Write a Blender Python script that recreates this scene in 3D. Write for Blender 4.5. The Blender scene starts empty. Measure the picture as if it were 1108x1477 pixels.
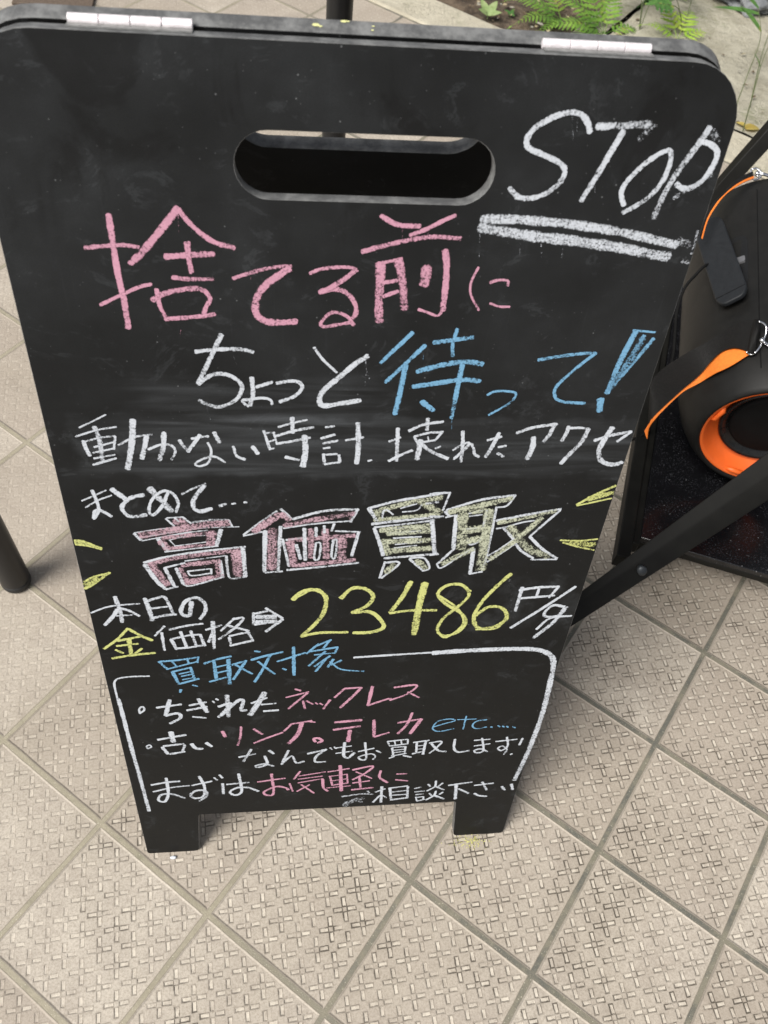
import bpy, bmesh, math, random
from mathutils import Vector, Matrix, noise as mnoise
sc = bpy.context.scene
col = sc.collection
random.seed(7)
R = math.radians

# ------------------------------------------------------------------ camera
cam = bpy.data.cameras.new("camera"); cam_o = bpy.data.objects.new("camera", cam); col.objects.link(cam_o)
cam.sensor_fit = 'HORIZONTAL'; cam.sensor_width = 36.0; cam.lens = 36.0 * 1232.5 / 1108.0
cam.clip_start = 0.02; cam.clip_end = 400.0
rt = Vector((0.9928938523771449, -0.07679673470922038, 0.09090687240068045))
dn = Vector((-0.012933691153606652, -0.8290152797499247, -0.5590763682845984))
fw = Vector((0.11829842579178745, 0.5539277276677478, -0.8241174400387539))
m4 = Matrix((( rt.x, -dn.x, -fw.x, -0.0612886), (rt.y, -dn.y, -fw.y, -0.2918154), (rt.z, -dn.z, -fw.z, 1.2851735), (0, 0, 0, 1)))
cam_o.matrix_world = Matrix(((rt.x, -dn.x, -fw.x, -0.0612886),
                             (rt.y, -dn.y, -fw.y, -0.2918154),
                             (rt.z, -dn.z, -fw.z, 1.2851735),
                             (0, 0, 0, 1)))
# right-handed frame of the fit: mirror-free check
if m4.to_3x3().determinant() < 0:
    raise RuntimeError('camera frame flipped')
cam.dof.use_dof = True; cam.dof.focus_distance = 0.95; cam.dof.aperture_fstop = 14.0
sc.camera = cam_o

# ------------------------------------------------------------------ light
SUN_EL, SUN_AZ = R(50), R(240)            # azimuth measured from +Y towards +X
w = bpy.data.worlds.new("World"); sc.world = w; w.use_nodes = True
nt = w.node_tree; bg = nt.nodes['Background']
sky = nt.nodes.new('ShaderNodeTexSky'); sky.sky_type = 'NISHITA'; sky.sun_disc = False
sky.sun_elevation = SUN_EL; sky.sun_rotation = SUN_AZ; sky.air_density = 1.0; sky.dust_density = 3.0
hs = nt.nodes.new('ShaderNodeHueSaturation'); hs.inputs['Saturation'].default_value = 0.32
nt.links.new(sky.outputs[0], hs.inputs['Color']); nt.links.new(hs.outputs[0], bg.inputs['Color'])
bg.inputs['Strength'].default_value = 0.05
sl = bpy.data.lights.new("sun", 'SUN'); sl.energy = 2.5; sl.angle = R(32); sl.color = (1.0, 0.97, 0.92)
so = bpy.data.objects.new("sun", sl); col.objects.link(so)
sd = Vector((math.sin(SUN_AZ) * math.cos(SUN_EL), math.cos(SUN_AZ) * math.cos(SUN_EL), math.sin(SUN_EL)))
so.rotation_euler = sd.to_track_quat('Z', 'Y').to_euler(); so.location = sd * 6
sc.view_settings.view_transform = 'Standard'; sc.view_settings.look = 'None'
sc.view_settings.exposure = 1.0; sc.view_settings.gamma = 1.0
sc.cycles.transparent_max_bounces = 24

# ------------------------------------------------------------------ node helpers
class E:
    """small expression wrapper round a float socket"""
    def __init__(s, t, k): s.t = t; s.k = k
    def op(s, o, *b, clamp=False):
        n = s.t.nodes.new('ShaderNodeMath'); n.operation = o; n.use_clamp = clamp
        for i, v in enumerate((s,) + b):
            if isinstance(v, E): s.t.links.new(v.k, n.inputs[i])
            else: n.inputs[i].default_value = v
        return E(s.t, n.outputs[0])
    def __add__(s, b): return s.op('ADD', b)
    def __sub__(s, b): return s.op('SUBTRACT', b)
    def __mul__(s, b): return s.op('MULTIPLY', b)
    def __truediv__(s, b): return s.op('DIVIDE', b)
    def __rsub__(s, a): return (s * -1.0) + a
    __radd__ = __add__; __rmul__ = __mul__
    def abs(s): return s.op('ABSOLUTE')
    def max(s, b): return s.op('MAXIMUM', b)
    def min(s, b): return s.op('MINIMUM', b)
    def clamp(s): return s.op('ADD', 0.0, clamp=True)
    def ramp(s, a, b):                      # 0 at a, 1 at b, smooth
        n = s.t.nodes.new('ShaderNodeMapRange'); n.interpolation_type = 'SMOOTHSTEP'
        s.t.links.new(s.k, n.inputs[0]); n.inputs[1].default_value = a; n.inputs[2].default_value = b
        return E(s.t, n.outputs[0])

class Mat:
    def __init__(s, name):
        s.m = bpy.data.materials.new(name); s.m.use_nodes = True; s.t = s.m.node_tree
        s.b = s.t.nodes['Principled BSDF']; s.out = s.t.nodes['Material Output']
    def coord(s, which='Object'):
        return s.t.nodes.new('ShaderNodeTexCoord').outputs[which]
    def xyz(s, sock):
        n = s.t.nodes.new('ShaderNodeSeparateXYZ'); s.t.links.new(sock, n.inputs[0])
        return [E(s.t, n.outputs[i]) for i in range(3)]
    def vec(s, *c):
        n = s.t.nodes.new('ShaderNodeCombineXYZ')
        for i, v in enumerate(c):
            if isinstance(v, E): s.t.links.new(v.k, n.inputs[i])
            else: n.inputs[i].default_value = v
        return n.outputs[0]
    def scale(s, sock, v):
        n = s.t.nodes.new('ShaderNodeMapping'); s.t.links.new(sock, n.inputs[0]); n.inputs['Scale'].default_value = v
        return n.outputs[0]
    def noise(s, sock, scale, detail=4, rough=0.55, dist=0.0):
        n = s.t.nodes.new('ShaderNodeTexNoise'); s.t.links.new(sock, n.inputs['Vector'])
        n.inputs['Scale'].default_value = scale; n.inputs['Detail'].default_value = detail
        n.inputs['Roughness'].default_value = rough; n.inputs['Distortion'].default_value = dist
        return E(s.t, n.outputs['Fac'])
    def voronoi(s, sock, scale, feature='F1'):
        n = s.t.nodes.new('ShaderNodeTexVoronoi'); s.t.links.new(sock, n.inputs['Vector']); n.feature = feature
        n.inputs['Scale'].default_value = scale
        return E(s.t, n.outputs['Distance']), n.outputs.get('Color')
    def white(s, sock):
        n = s.t.nodes.new('ShaderNodeTexWhiteNoise'); n.noise_dimensions = '3D'; s.t.links.new(sock, n.inputs['Vector'])
        return E(s.t, n.outputs['Value'])
    def mix(s, f, a, b):
        n = s.t.nodes.new('ShaderNodeMix'); n.data_type = 'RGBA'
        if isinstance(f, E): s.t.links.new(f.k, n.inputs[0])
        else: n.inputs[0].default_value = f
        for i, v in ((6, a), (7, b)):
            if isinstance(v, tuple): n.inputs[i].default_value = v + (1,) if len(v) == 3 else v
            else: s.t.links.new(v, n.inputs[i])
        return n.outputs[2]
    def set(s, **kw):
        for k, v in kw.items():
            i = s.b.inputs[k.replace('_', ' ')]
            if isinstance(v, E): s.t.links.new(v.k, i)
            elif isinstance(v, tuple): i.default_value = v + (1,) if len(v) == 3 else v
            elif isinstance(v, (int, float)): i.default_value = v
            else: s.t.links.new(v, i)
        return s
    def bump(s, h, dist=1.0, strength=1.0):
        n = s.t.nodes.new('ShaderNodeBump'); n.inputs['Strength'].default_value = strength; n.inputs['Distance'].default_value = dist
        s.t.links.new(h.k, n.inputs['Height']); s.t.links.new(n.outputs[0], s.b.inputs['Normal'])

def plain(name, c, rough=0.5, metal=0.0, var=0.12, scale=40, bump=0.0, spec=0.5):
    m = Mat(name); o = m.coord()
    n = m.noise(o, scale, 5)
    d = tuple(x * (1 - var) for x in c); l = tuple(min(1, x * (1 + var)) for x in c)
    m.set(Base_Color=m.mix(n.ramp(.3, .7), d, l), Metallic=metal, Roughness=(n * 0.16) + (rough - .08))
    m.b.inputs['Specular IOR Level'].default_value = spec
    if bump: m.bump(m.noise(o, scale * 6, 3), bump)
    return m.m

# ------------------------------------------------------------------ object helpers
def tag(o, label=None, cat=None, group=None, kind=None):
    if label: o['label'] = label
    if cat: o['category'] = cat
    if group: o['group'] = group
    if kind: o['kind'] = kind
    return o
def empty(name, loc=(0, 0, 0), rz=0.0):
    o = bpy.data.objects.new(name, None); col.objects.link(o); o.location = loc; o.rotation_euler = (0, 0, rz)
    o.empty_display_size = 0.05
    return o
def link(name, bm, mats, parent=None, smooth=False, bevel=0.0, seg=2, angle=40):
    bmesh.ops.recalc_face_normals(bm, faces=bm.faces)
    me = bpy.data.meshes.new(name); bm.to_mesh(me); bm.free()
    o = bpy.data.objects.new(name, me); col.objects.link(o)
    for m in (mats if isinstance(mats, (list, tuple)) else [mats]): me.materials.append(m)
    if parent: o.parent = parent
    if smooth:
        for p in me.polygons: p.use_smooth = True
    if bevel:
        b = o.modifiers.new('bevel', 'BEVEL'); b.width = bevel; b.segments = seg; b.limit_method = 'ANGLE'; b.angle_limit = R(angle)
        b.harden_normals = False
        for p in me.polygons: p.use_smooth = True
        try: me.set_sharp_from_angle(angle=R(35))
        except Exception: pass
    return o
def box(bm, lo, hi):
    v = [bm.verts.new((x, y, z)) for x in (lo[0], hi[0]) for y in (lo[1], hi[1]) for z in (lo[2], hi[2])]
    for f in ((0, 1, 3, 2), (4, 6, 7, 5), (0, 4, 5, 1), (2, 3, 7, 6), (0, 2, 6, 4), (1, 5, 7, 3)):
        bm.faces.new([v[i] for i in f])
    return v
def prism(bm, a, b):
    """hull of two equal rings of points"""
    va = [bm.verts.new(p) for p in a]; vb = [bm.verts.new(p) for p in b]; n = len(a)
    for i in range(n): bm.faces.new((va[i], va[(i + 1) % n], vb[(i + 1) % n], vb[i]))
    bm.faces.new(va[::-1]); bm.faces.new(vb)
def tube(bm, pts, r, n=10, caps=True):
    pts = [Vector(p) for p in pts]; rings = []
    up = Vector((0.3, 0.2, 0.9))
    for i, p in enumerate(pts):
        t = (pts[min(i + 1, len(pts) - 1)] - pts[max(i - 1, 0)]).normalized()
        a = t.cross(up)
        if a.length < .1: a = t.cross(Vector((1, 0, 0)))
        a.normalize(); b = t.cross(a)
        rr = r[i] if isinstance(r, (list, tuple)) else r
        rings.append([bm.verts.new(p + rr * (math.cos(2 * math.pi * k / n) * a + math.sin(2 * math.pi * k / n) * b)) for k in range(n)])
    for A, B in zip(rings, rings[1:]):
        for k in range(n): bm.faces.new((A[k], A[(k + 1) % n], B[(k + 1) % n], B[k]))
    if caps: bm.faces.new(rings[0][::-1]); bm.faces.new(rings[-1])
def lathe_y(bm, prof, n=64, cx=0.0, cz=0.0, squash=2.0):
    """profile of (y, r) turned about the Y axis through (cx, cz)"""
    rings = []
    for y, r in prof:
        ring = []
        for k in range(n):
            a = 2 * math.pi * k / n; c, s_ = math.cos(a), math.sin(a)
            q = (abs(c) ** squash + abs(s_) ** squash) ** (-1 / squash)
            ring.append(bm.verts.new((cx + r * q * c, y, cz + r * q * s_)))
        rings.append(ring)
    for A, B in zip(rings, rings[1:]):
        for k in range(n): bm.faces.new((A[k], A[(k + 1) % n], B[(k + 1) % n], B[k]))
    return rings
def catmull(p, n=6):
    if len(p) < 3: return [Vector(p[0]).lerp(Vector(p[-1]), i / n) for i in range(n + 1)]
    q = [Vector(x) for x in p]; q = [2 * q[0] - q[1]] + q + [2 * q[-1] - q[-2]]; out = []
    for i in range(1, len(q) - 2):
        a, b, c, d = q[i - 1:i + 3]
        for k in range(n):
            t = k / n
            out.append(0.5 * ((2 * b) + (c - a) * t + (2 * a - 5 * b + 4 * c - d) * t * t + (3 * b - a - 3 * c + d) * t ** 3))
    out.append(q[-2]); return out

# ------------------------------------------------------------------ setting: tiled floor
TX, TY = Vector((0.76780099, -0.64068841)), Vector((0.64068841, 0.76780099))   # tile axes, 200 mm tiles
TO = (2.38364254, 0.86312968)
def tile_uv(x, y): return (x * TX.x + y * TX.y) / 0.2 + TO[0], (x * TY.x + y * TY.y) / 0.2 + TO[1]

def floor_material():
    m = Mat('patterned_stone_tiles'); u, v, _ = m.xyz(m.coord('UV')); P = m.coord('Object')
    fu, fv = u.op('FRACT'), v.op('FRACT'); iu, iv = u.op('FLOOR'), v.op('FLOOR')
    wob = (m.noise(P, 26, 3, .6) - 0.5) * 0.010
    jd = fu.min(1.0 - fu).min(fv.min(1.0 - fv)) + wob           # distance to the joint centre, in tiles
    joint = 1.0 - jd.ramp(0.0145, 0.021)
    bevel = jd.ramp(0.018, 0.034)
    cu, cv = (fu - 0.11) / 0.156, (fv - 0.11) / 0.156
    du, dv = cu - cu.op('ROUND'), cv - cv.op('ROUND')
    k = 0.156 * 200 / math.sqrt(2)                              # mm along the 45 degree axes
    jit = (m.noise(P, 240, 2) - 0.5) * 1.3
    px, py = (du + dv) * k, (dv - du) * k
    ax, ay = px.abs(), py.abs()
    d1 = ((ax - 9.6).abs() - 5.2).max(ay - 2.0)
    d2 = ((ay - 9.6).abs() - 5.2).max(ax - 2.0)
    d = d1.min(d2) + jit
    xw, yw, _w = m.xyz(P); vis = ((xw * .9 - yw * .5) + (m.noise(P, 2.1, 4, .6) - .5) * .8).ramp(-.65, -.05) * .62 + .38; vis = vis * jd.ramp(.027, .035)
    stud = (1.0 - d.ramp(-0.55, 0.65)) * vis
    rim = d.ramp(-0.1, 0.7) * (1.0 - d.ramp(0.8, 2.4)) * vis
    tone = m.white(m.vec(iu, iv, 0.0))
    big = m.noise(P, 2.3, 4, .6); mid = m.noise(P, 14, 5, .65); fine = m.noise(P, 160, 4, .7); grit = m.noise(P, 700, 2, .6)
    base = m.mix(mid.ramp(.3, .72), (.35, .305, .255), (.48, .432, .365))
    base = m.mix(fine.ramp(.35, .7) * 0.45, base, (.56, .5, .42))
    base = m.mix(tone.ramp(0, 1) * 0.75, base, (.325, .275, .225))
    base = m.mix(m.noise(P, 3.6, 5, .65).ramp(.42, .66) * 0.45, base, (.33, .285, .225))
    base = m.mix(m.noise(P, 330, 5, .8, .5).ramp(.44, .62) * 0.55, base, (.235, .195, .15))
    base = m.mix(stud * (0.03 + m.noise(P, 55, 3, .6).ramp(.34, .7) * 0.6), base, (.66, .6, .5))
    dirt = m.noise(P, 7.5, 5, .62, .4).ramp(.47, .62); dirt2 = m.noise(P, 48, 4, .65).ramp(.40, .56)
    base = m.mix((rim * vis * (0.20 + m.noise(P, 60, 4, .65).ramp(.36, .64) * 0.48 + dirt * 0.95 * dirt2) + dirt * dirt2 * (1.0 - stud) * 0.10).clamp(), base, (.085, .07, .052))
    x, y, _z = m.xyz(P)
    gro_right = ((x * 1.1 + 0.15) + (big - 0.5) * 1.2).ramp(-.2, .55)  # joint colour turns darker and greyer towards the right, broken by noise
    gro = m.mix(gro_right, (.32, .285, .21), (.105, .103, .086))
    gro = m.mix(m.noise(P, 17, 5, .7).ramp(.42, .62) * .6, gro, (.24, .215, .155))
    gro = m.mix(m.noise(P, 9, 4, .7).ramp(.58, .70) * .5, gro, (.10, .105, .06))
    gro = m.mix((m.noise(P, 430, 2, .6).ramp(.63, .70)) * 0.7, gro, (.62, .58, .46))
    gro = m.mix(fine.ramp(.4, .75) * 0.4, gro, (.2, .18, .13))
    edge = (1.0 - bevel) * (1.0 - joint)
    base = m.mix(edge * 0.18, base, (.5, .45, .365))
    line = jd.ramp(.013, .017) * (1.0 - jd.ramp(.019, .024))
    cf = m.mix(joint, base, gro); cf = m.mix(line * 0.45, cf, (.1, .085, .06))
    m.set(Base_Color=cf, Roughness=(mid * 0.3) + 0.52)
    m.bump((bevel * 1.4 + stud * 0.85 + fine * 0.5 + grit * 0.18 + joint * grit * 0.25) * 0.001, 1.0)
    return m.m

def sheet(name, pts, z, mat, kind='structure', uv=False):
    bm = bmesh.new(); vs = [bm.verts.new((p[0], p[1], z)) for p in pts]; f = bm.faces.new(vs)
    if f.normal.z < 0: f.normal_flip()
    if uv:
        l = bm.loops.layers.uv.new('UVMap')
        for lp in f.loops: lp[l].uv = tile_uv(lp.vert.co.x, lp.vert.co.y)
    me = bpy.data.meshes.new(name); bm.to_mesh(me); bm.free()
    o = bpy.data.objects.new(name, me); col.objects.link(o); me.materials.append(mat)
    if kind: o['kind'] = kind
    return o
def kp(s, n): return (TX.x * s + TY.x * n, TX.y * s + TY.y * n)   # along / across the kerb

def rough_ground(name, s0, s1, n0, n1, z, amp, mat, step=0.02, scale=9.0, kind='structure'):
    bm = bmesh.new(); ns, nn = max(2, int((s1 - s0) / step)), max(2, int((n1 - n0) / step)); g = []
    for i in range(ns + 1):
        row = []
        for j in range(nn + 1):
            s, n = s0 + (s1 - s0) * i / ns, n0 + (n1 - n0) * j / nn; x, y = kp(s, n)
            h = mnoise.fractal(Vector((x * scale, y * scale, 3.1)), 1.0, 2.0, 5)
            row.append(bm.verts.new((x, y, z + amp * h)))
        g.append(row)
    for i in range(ns):
        for j in range(nn): bm.faces.new((g[i][j], g[i + 1][j], g[i + 1][j + 1], g[i][j + 1]))
    o = link(name, bm, mat, smooth=True); o['kind'] = kind
    return o

KF, KB = 2.032, 2.183          # kerb front and back, measured across the kerb
floor_mat = floor_material()
sheet('tiled_floor', [kp(-9, KF), kp(9, KF), kp(9, -8), kp(-9, -8)], 0.0, floor_mat, uv=True)

def soil_material():
    m = Mat('dark_soil'); o = m.coord(); a = m.noise(o, 26, 7, .7); b = m.noise(o, 150, 5, .7)
    c = m.mix(a.ramp(.35, .68), (.05, .034, .022), (.19, .14, .095)); c = m.mix(b.ramp(.58, .74) * .7, c, (.34, .28, .2))
    m.set(Base_Color=c, Roughness=.92); m.bump(a * .02 + b * .006, 1.0); return m.m
def concrete_material(name, c0, c1, sp):
    m = Mat(name); o = m.coord(); a = m.noise(o, 9, 6, .68); b = m.noise(o, 70, 6, .72); g = m.noise(o, 380, 3, .6)
    d, _ = m.voronoi(o, 38)
    c = m.mix(a.ramp(.32, .7), c0, c1); c = m.mix(b.ramp(.55, .75) * .55, c, sp)
    c = m.mix((1.0 - b.ramp(.28, .43)) * .6, c, (.07, .06, .045)); c = m.mix(g.ramp(.66, .74) * .8, c, (.75, .72, .62))
    mo = m.noise(o, 5.0, 4, .6).ramp(.52, .72) * m.noise(o, 60, 4, .6).ramp(.4, .6)
    c = m.mix(mo * .5, c, (.13, .15, .05))
    m.set(Base_Color=c, Roughness=.9); m.bump(b * .012 + g * .003 - (1.0 - d.ramp(.02, .12)) * .003, 1.0); return m.m
sheet('ground', [(-60, -60), (60, -60), (60, 60), (-60, 60)], -0.14, soil_material())
soil = soil_material()
rough_ground('soil_bed', -3.6, -0.80, KB - .002, 4.6, -0.012, 0.016, soil, step=.025, scale=14)
conc = concrete_material('weathered_concrete', (.36, .33, .25), (.54, .505, .40), (.64, .6, .5))
rough_ground('concrete_ground', -0.85, -0.772, KB - .002, 4.6, 0.004, 0.003, conc, step=.013, scale=22)
rough_ground('concrete_ground', -0.755, 3.4, KB + .003, 4.6, 0.006, 0.004, conc, step=.022, scale=18)

# kerb
kerb_m = concrete_material('pale_kerb_stone', (.5, .455, .35), (.62, .57, .45), (.68, .63, .52))
def kerb():
    bm = bmesh.new(); a0, a1 = [], []
    for s, lst in ((-3.8, a0), (3.6, a1)):
        for n, z in ((KF, -.1), (KF, .006), (KB, .006), (KB, -.1)):
            x, y = kp(s, n); lst.append((x, y, z))
    prism(bm, a0, a1)
    o = link('stone_kerb', bm, kerb_m, bevel=.006)
    tag(o, 'pale straight stone kerb between the floor tiles and the planting bed', 'kerb')
kerb()

# ------------------------------------------------------------------ chalkboard sign
TILT = 0.24354596; BW, BH, TH = 0.5096769, 1.0365885, 0.012

def board_material():
    m = Mat('black_chalkboard'); o = m.coord('Object'); s, _y, t = m.xyz(o)
    st = m.scale(o, (4, 1, 60)); lo = m.noise(o, 7, 4, .6); md = m.noise(o, 30, 5, .65); fi = m.noise(o, 900, 2, .6)
    streak = m.noise(m.scale(o, (5, 1, 70)), 1.0, 4, .6, .6)
    wob = (m.noise(o, 22, 3) - .5) * .03
    tt = t - s * -0.012 + wob; ss = s + wob
    band = tt.ramp(.680, .690) * (1.0 - tt.ramp(.742, .752)) * ss.ramp(-.243, -.232)
    row = tt.ramp(.735, .745) * (1.0 - tt.ramp(.772, .80)) * ss.ramp(-.2, -.15) * (1.0 - ss.ramp(-.02, .05))
    top = t.ramp(.55, 1.0) * lo.ramp(.42, .62)
    dig = tt.ramp(.455, .475) * (1.0 - tt.ramp(.545, .56)) * ss.ramp(.10, .15)
    dst = md.ramp(.42, .72) * lo.ramp(.4, .66)
    smudge_sheen = (band * (.010 + streak.ramp(.38, .72) * .055) + row * streak.ramp(.4, .7) * .05 + t.ramp(.45, 1.0) * (lo.ramp(.3, .75) + .35) * .022 + dig * .025 * md.ramp(.4, .7) + dst * .010 + m.noise(m.scale(o, (420, 1, 9)), 1.0, 3, .6).ramp(.60, .78) * lo.ramp(.35, .65) * .012 + m.noise(m.scale(o, (16, 1, 24)), 1.0, 5, .7, 2.2).ramp(.56, .60) * (1.0 - m.noise(m.scale(o, (16, 1, 24)), 1.0, 5, .7, 2.2).ramp(.62, .68)) * md.ramp(.45, .6) * .022) * (0.6 + fi * 0.8)  # chalk smudges, plus painted sky sheen that pales the upper board
    c = m.mix(smudge_sheen.clamp(), (.0058, .0062, .0063), (.50, .54, .59))
    wet = m.noise(m.scale(o, (14, 1, 9)), 1.0, 5, .6, .8).ramp(.54, .64) * t.ramp(.86, .95)
    c = m.mix(wet * .55, c, (.006, .006, .006))
    d, cc = m.voronoi(o, 85); r = m.white(cc); d2, cc2 = m.voronoi(o, 210); r2 = m.white(cc2)
    sp = (1.0 - d.ramp(.03, .07)) * r.ramp(.62, .75) + (1.0 - d2.ramp(.04, .10)) * r2.ramp(.6, .8) * .6
    c = m.mix(sp.clamp() * .26, c, (.4, .42, .43))
    m.set(Base_Color=c, Roughness=(md * .16) + .47 - wet * .06); m.b.inputs['Specular IOR Level'].default_value = .19
    m.bump(fi * .00006 + md * .0002, 1.0)
    return m.m
def edge_material():
    m = Mat('worn_black_board_edge'); o = m.coord(); a = m.noise(o, 60, 5, .7); b = m.noise(m.scale(o, (1, 1, 1)), 500, 3, .6)
    c = m.mix(a.ramp(.35, .7), (.075, .076, .077), (.19, .192, .19)); c = m.mix(b.ramp(.6, .75) * .4, c, (.2, .2, .19))
    m.set(Base_Color=c, Roughness=.55); m.bump(b * .0003, 1.0); return m.m

def arc(cx, cz, r, a0, a1, n=8):
    return [(cx + r * math.cos(R(a0 + (a1 - a0) * i / n)), cz + r * math.sin(R(a0 + (a1 - a0) * i / n))) for i in range(n + 1)]
def outline():
    h = BW / 2; p = []
    p += arc(h - .042, BH - .042, .042, 0, 90) + arc(-h + .046, BH - .046, .046, 90, 180)
    p += arc(-h + .005, .005, .005, 180, 270, 4) + arc(-.183 - .008, .008, .008, 270, 360, 4)
    p += [(-.1775, .097), (-.176, .0995)] + [(.170, .0975), (.1725, .095)]
    p += arc(.180 + .008, .008, .008, 180, 270, 4) + arc(h - .005, .005, .005, 270, 360, 4)
    return p
def slot():
    return arc(.0665, .9592, .0232, -90, 90, 14) + arc(-.0675, .9592, .0232, 90, 270, 14)

def panel(name, rot_sign, parent):
    """a board cut from 12 mm sheet, front face at local y = 0, hole and notch cut through"""
    bm = bmesh.new(); rings = []
    for y in (0.0, TH):
        rr = []
        for loop in (outline(), slot()):
            vs = []
            for x, z in loop:
                zz = z
                if z < .004: zz = max(z, (y if rot_sign < 0 else TH - y) * math.tan(TILT))
                vs.append(bm.verts.new((x, y, zz)))
            es = [bm.edges.new((vs[i], vs[(i + 1) % len(vs)])) for i in range(len(vs))]
            rr.append((vs, es))
        rings.append(rr)
        r = bmesh.ops.triangle_fill(bm, use_beauty=True, use_dissolve=False, edges=[e for q in rr for e in q[1]])
        for f in r['geom']:
            if isinstance(f, bmesh.types.BMFace): f.material_index = 0
    for q in range(2):
        A, B = rings[0][q][0], rings[1][q][0]
        for i in range(len(A)):
            f = bm.faces.new((A[i], A[(i + 1) % len(A)], B[(i + 1) % len(A)], B[i])); f.material_index = 1; f.smooth = True
    o = link(name, bm, [board_mat, edge_mat], parent)
    b = o.modifiers.new('bevel', 'BEVEL'); b.width = .0011; b.segments = 2; b.limit_method = 'ANGLE'; b.angle_limit = R(60); b.material = 1
    return o
board_mat, edge_mat = board_material(), edge_material()
sign = empty('chalkboard_sign')
tag(sign, 'black folding A-board covered in coloured chalk handwriting, standing on the tiles', 'chalkboard sign')
front = panel('front_panel', -1, sign); front.rotation_euler = (-TILT, 0, 0)
rear = panel('rear_panel', 1, sign); rear.rotation_euler = (TILT, 0, 0); rear.location = (0, .5172, -.0029)

def hinge(x0, x1):
    yc, zc = BH * math.sin(TILT) + TH * math.cos(TILT) + .0030, BH * math.cos(TILT) - .0010
    r = empty('hinge', (0, 0, 0)); r.parent = sign
    bm = bmesh.new(); n = 4; L = (x1 - x0) / n
    for i in range(n):
        a, b = x0 + L * i + .00028, x0 + L * (i + 1) - .00028
        tube(bm, [(a, yc, zc), (b, yc, zc)], .0033, 20)
    link('barrel', bm, hinge_m, r, bevel=.0003)
    bm = bmesh.new(); c, s_ = math.cos(TILT), math.sin(TILT)
    def on(y, t): return (y * c + t * s_, t * c - y * s_)      # front panel (y, t) to world (Y, Z)
    ring = [on(.0045, BH + .0002), on(.0118, BH + .0002), on(.0118, BH + .0011), on(.0045, BH + .0011)]
    prism(bm, [(x0, y, z) for y, z in ring], [(x1, y, z) for y, z in ring])
    link('leaf', bm, leaf_m, r)
hinge_m = plain('polished_hinge_steel', (.86, .81, .83), .55, .35, .10, 260)
leaf_m = plain('dull_hinge_leaf', (.30, .30, .29), .5, .6, .2, 300)
hinge(-.1883, -.1126); hinge(.1118, .1861)

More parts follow.
